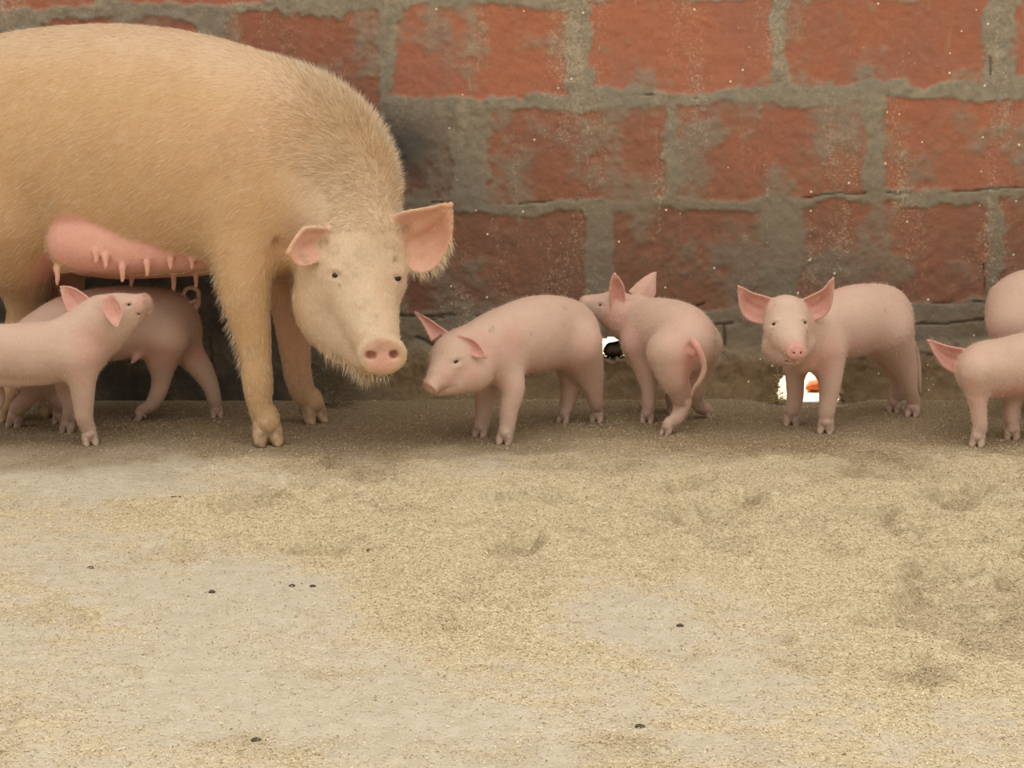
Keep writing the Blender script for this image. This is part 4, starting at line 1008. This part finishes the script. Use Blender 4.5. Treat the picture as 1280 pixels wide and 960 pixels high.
    paints = [seg(90, 300, 4.05, 130, 318, 4.05, 30, 40, .95), seg(130, 322, 4.05, 185, 324, 4.05, 20, 30, .95), seg(185, 328, 4.05, 255, 334, 4.05, 12, 20, .9), seg(75, 330, 4.1, 76, 350, 4.1, 12, 20, .9), seg(90, 335, 4.2, 255, 342, 4.2, 42, 55, .9),
              (cc + ax * .01, cc + ax * .011, .028, .044, .75), seg(365, 350, 4.2, 372, 470, 4.25, 20, 34, .4), seg(210, 170, 4.0, 330, 175, 3.95, 5, 60, .10), seg(418, 343, 3.9, 418, 346, 3.9, 8, 20, .3), seg(498, 348, 3.92, 499, 350, 3.92, 5, 14, .3), seg(75, 350, 4.36, 75, 400, 4.36, 20, 34, .5)]
    pale = [seg(450, 280, 3.95, 455, 400, 3.9, 60, 110, 1.0), seg(420, 240, 3.95, 440, 290, 3.95, 40, 95, .7), seg(0, 40, 4.27, 380, 90, 4.1, 40, 110, .6)]  # last stroke paints the lit top of the back paler
    dirt = [seg(382, 322, 3.88, 404, 316, 3.88, 5, 12, .75), seg(400, 298, 3.9, 405, 302, 3.9, 4, 10, .8), seg(483, 305, 3.93, 494, 310, 3.93, 5, 12, .6), seg(507, 284, 3.95, 512, 286, 3.95, 4, 11, .9), seg(440, 312, 3.92, 470, 320, 3.92, 8, 26, .35), seg(424, 350, 3.9, 428, 358, 3.9, 1.5, 5, .6), seg(325, 150, 3.95, 300, 190, 3.97, 15, 60, .28), seg(55, 255, 4.05, 40, 290, 4.05, 10, 40, .3), seg(110, 190, 4.0, 125, 240, 4.0, 5, 25, .15), seg(450, 440, 3.87, 470, 470, 3.85, 5, 18, .3)]  # strokes inside the ears paint the shade of their hollows
    V, Q, N, T = finish(root, s, .0042, M_sow, M_shoof, feet, paints, pale=pale, dirt=dirt, clip_x=(-1.6, 1), ear_pink=.62, eyes=[(419.5, 344, .0095, (1, 0, -.1)), (496, 348, .0085, (1, 0, -.1))],
        spots=[(383, 323, 4, 8, .9, 1), (378, 320, 2, 7, .6, 1), (402, 303, 3, 9, .8, 1), (418, 312, 5, 11, .5, 1), (484, 305, 4, 9, .6, 1), (493, 309, 4, 10, .6, 1), (508, 284, 4, 12, .9, 1), (500, 292, 4, 12, .5, 1), (455, 318, 8, 26, .45, 1), (440, 340, 6, 22, .35, 1), (470, 300, 6, 22, .35, 1), (425, 356, 1.2, 3.5, .9, 1),  # ear-canal marks paint the dark of the hollow
               (452, 380, 6, 26, .30, 1), (468, 398, 5, 18, .35, 1), (410, 400, 10, 30, .20, 1), (498, 380, 4, 14, .3, 1), (415, 150, 30, 75, .18, 1), (325, 170, 16, 50, .30, 1), (318, 160, 16, 50, .12, 0), (330, 470, 6, 24, .35, 1), (318, 440, 6, 20, .3, 1),
               (100, 200, 10, 60, .12, 1), (45, 240, 8, 34, .3, 1), (122, 215, 2, 8, .3, 1), (128, 235, 2, 8, .3, 1), (60, 265, 4, 16, .3, 1), (463.5, 444, 4, 8, .9, 1), (492, 444, 3.5, 7, .9, 1), (478, 430, 4, 14, .25, 1)]  # the two nostril marks paint the shade inside the holes
               + [(tx, ty + q, 4, 8, .9, 0) for tx, ty in ((71.5, 340), (120, 320), (132, 326), (153, 340), (184, 333), (213, 329), (240, 327), (217, 346), (245, 342), (164, 344)) for q in (0, 5, 10, 15)] + [(71.5, 353, 4, 8, .9, 0), (153, 350, 4, 8, .9, 0)])
    for ex, ey, sz in ((419.5, 344, .0088), (496, 348, .0082)):
        p, n = surf_at(V, N, ex, ey, 3); n = unit(n + np.array([.15 if ex > 450 else 0, -.35, 0])); add_eye(root, p + n * (.0035 if ex > 450 else .001), n, sz, (1, 0, -.1), flat_mat('sow_eyelid', (.50, .33, .25), .6), .7)
    # coat: short hair lying back and down, a standing mane along the neck
    X, Y_ = pix(V[:, 0], V[:, 1], V[:, 2])
    bare = T[:, 0] > .45
    wgt = np.where(bare, .02, 1.0) * (V[:, 1] < 4.35) * (X > -30)
    n = 60000; p, j = sample_surface(V, Q, n, wgt, 8); nn = N[Q[j, 0]]; r = np.random.default_rng(4)
    fw = np.array([-yaw[0], -yaw[1], -.55]); hx, hy = pix(p[:, 0], p[:, 1], p[:, 2])
    onhead = (hx > 372) & (hy > 285)
    f = np.tile(fw, (n, 1)); f[onhead] = [-.1, .1, .8]; f[(hy > 360) & ~onhead] = [0, 0, -1]
    f = f - (f * nn).sum(1, keepdims=True) * nn
    d = f + nn * .22 + r.normal(0, .16, (n, 3))
    o = strands('coat_hair', p, d, np.where(onhead | (hy > 380), .009, .017), .00042, M_hair, root, .2, 9); o['label'] = 'short cream coat hair'
    top = (N[:, 2] > .1) & (X > 300) & (X < 500) & (Y_ < 290)
    n = 15000; p, j = sample_surface(V, Q, n, top * np.clip((X - 300) / 120, .05, 1), 10); nn = N[Q[j, 0]]
    f = np.tile([-.8, .25, .0], (n, 1)); f = f - (f * nn).sum(1, keepdims=True) * nn
    d = nn * .42 + f * .9 + r.normal(0, .13, (n, 3)); mx, my = pix(p[:, 0], p[:, 1], p[:, 2])
    o = strands('mane', p, d, .010 + .022 * np.clip((mx - 330) / 60, 0, 1) * (1 - sstep(170, 285, my)), .0008, M_hair, root, .10, 12); o['label'] = 'long pale bristles standing along the neck'
    # fringes: chin, ear rim, back of the near leg
    def fringe(name, pts, n, ln, dv, lab, seed, wd=.0006, spread=.28, jit=.006):
        q = np.array([P(*a) for a in pts]); t = r.random(n) * (len(q) - 1); i = np.minimum(t.astype(int), len(q) - 2); u = (t - i)[:, None]
        c = q[i] * (1 - u) + q[i + 1] * u + r.normal(0, jit, (n, 3))
        jj = [int(np.argmin(((V[::3] - x) ** 2).sum(1))) for x in c]; c = V[::3][jj]
        o = strands(name, c, np.array(dv) + r.normal(0, spread, (n, 3)), ln, wd, M_hair, root, .5, seed); o['label'] = lab
    fringe('chin_hair', [(395, 440, 3.9), (425, 465, 3.87), (450, 474, 3.85), (482, 470, 3.83)], 420, .026, (-.05, -.1, -1), 'wispy cream chin hair', 14, jit=.012)
    fringe('ear_hair', [(505, 330, 3.94), (530, 340, 3.93), (552, 325, 3.92), (563, 300, 3.92)], 420, .022, (.35, -.1, -.8), 'pale hair fringe under the ear', 15, jit=.004)
    fringe('leg_hair', [(266, 330, 4.0), (280, 370, 3.98), (292, 420, 3.98), (300, 460, 3.98)], 380, .020, (-.5, 0, -1), 'cream hair behind the elbow', 16, jit=.006)

build_sow()
piglet_reaching()
piglet_curly()
piglet_nosing()
piglet_rump()
piglet_facing()
piglet_turned()
piglet_behind()

# ------------------------------------------------------------------ small litter
def wisps(name, label, cat, centre, spread, n, ln, wd, mat, seed, up=.5):
    r = np.random.default_rng(seed); V = []; T = []; Vs = []; Qs = []; base = 0
    for i in range(n):
        c = np.array(centre) + r.normal(0, 1, 3) * spread; c[2] = max(c[2], .004)
        d = unit(r.normal(0, 1, 3) * [1, .6, up]); b = unit(r.normal(0, 1, 3)); L_ = ln * r.uniform(.5, 1.3)
        t = np.linspace(-.5, .5, 6)[:, None]; pts = c + d * t * L_ + b * (t ** 2) * L_ * .8; pts[:, 2] = np.maximum(pts[:, 2], .003)
        v, q = tube_mesh(pts, wd, 4); Vs.append(v); Qs.append(np.array(q) + base); base += len(v)
    o = make_mesh(name, np.vstack(Vs), np.vstack(Qs), mat)
    tag(o, label, cat, kind='stuff')
M_straw = flat_mat('dull_straw', (.30, .22, .13), .8, .2, 30, .4)
M_straw2 = flat_mat('yellow_straw', (.55, .42, .2), .7, .2, 30, .4)
c = P(418, 480, 4.44); wisps('straw_tuft', 'tangled grey-brown straw tuft against the wall behind the sow far foreleg', 'straw', c, np.array([.028, .02, .034]), 170, .05, .0007, M_straw, 3)
def clod():
    c = P(767, 436.5, 4.572); s = Sculpt(); s.ell(c, np.eye(3), (.023, .03, .019), .01); s.ell(c + [-.008, 0, -.006], np.eye(3), (.014, .02, .012), .01); s.ell(c + [.014, -.005, .004], np.eye(3), (.016, .02, .018), .01)
    V, Q = s.mesh(.0025, smooth=1); V = V + (fbm2(V[:, 0] + V[:, 1], V[:, 2], 90, 3, 5) - .5)[:, None] * .006
    o = make_mesh('clod', V, Q, flat_mat('dark_clod', (.10, .075, .05), .9, .1, 60, .4)); tag(o, 'dark earth clod wedged in the smaller wall hole between two piglets', 'clod')
clod()
c = P(974, 497, 4.50); wisps('hay_wisps', 'dry yellow hay wisps at the left rim of the larger wall hole', 'hay', c, np.array([.008, .008, .030]), 60, .045, .0006, M_straw2, 4, up=1.2)
def twig():
    pts = [P(214, 622, GY(622)), P(222, 622.5, GY(622.5)), P(230, 623.5, GY(623.5)), P(235, 624, GY(624))]
    for p in pts: p[2] = float(floor_h(np.array([p[0]]), np.array([p[1]]))[0]) + .0015
    V, Q = tube_mesh(pts, [.0012, .0018, .0016, .0008], 6)
    o = make_mesh('twig', V, Q, flat_mat('dark_twig', (.07, .045, .03), .8)); tag(o, 'short dark twig lying on the husks in front of the sow', 'twig')
twig()
def dropping(px, py, r0, seed, label):
    r = np.random.default_rng(seed); p = P(px, py, GY(py)); p[2] = float(floor_h(np.array([p[0]]), np.array([p[1]]))[0]) + r0 * .25
    V, Q = ellipsoid_mesh(p, np.eye(3), (r0 * 1.3, r0, r0 * .6), 12, 8); V = V + r.normal(0, r0 * .07, V.shape)
    o = make_mesh('pebble', V, Q, M_peb); tag(o, label, 'pebble')
M_peb = flat_mat('dark_crumb', (.10, .075, .055), .85)
for i, (x, y, r0, l) in enumerate([(365, 733, .004, 'dark crumb on the grey patch, left of a matching one'), (391, 733.5, .004, 'dark crumb on the grey patch, right of a matching one'), (265, 740, .0045, 'dark crumb on the floor at the left of the central grey patch'),
        (462, 688, .0045, 'dark crumb in the husks just above the central grey patch'), (113, 706, .004, 'dark crumb on the floor towards the left edge'), (320, 927, .005, 'dark crumb low in the picture, nearest the camera on the left'),
        (850, 783, .0045, 'dark crumb on the pale patch at right of centre'), (800, 910, .005, 'dark crumb low in the picture at right of centre')]): dropping(x, y, r0, i, l)
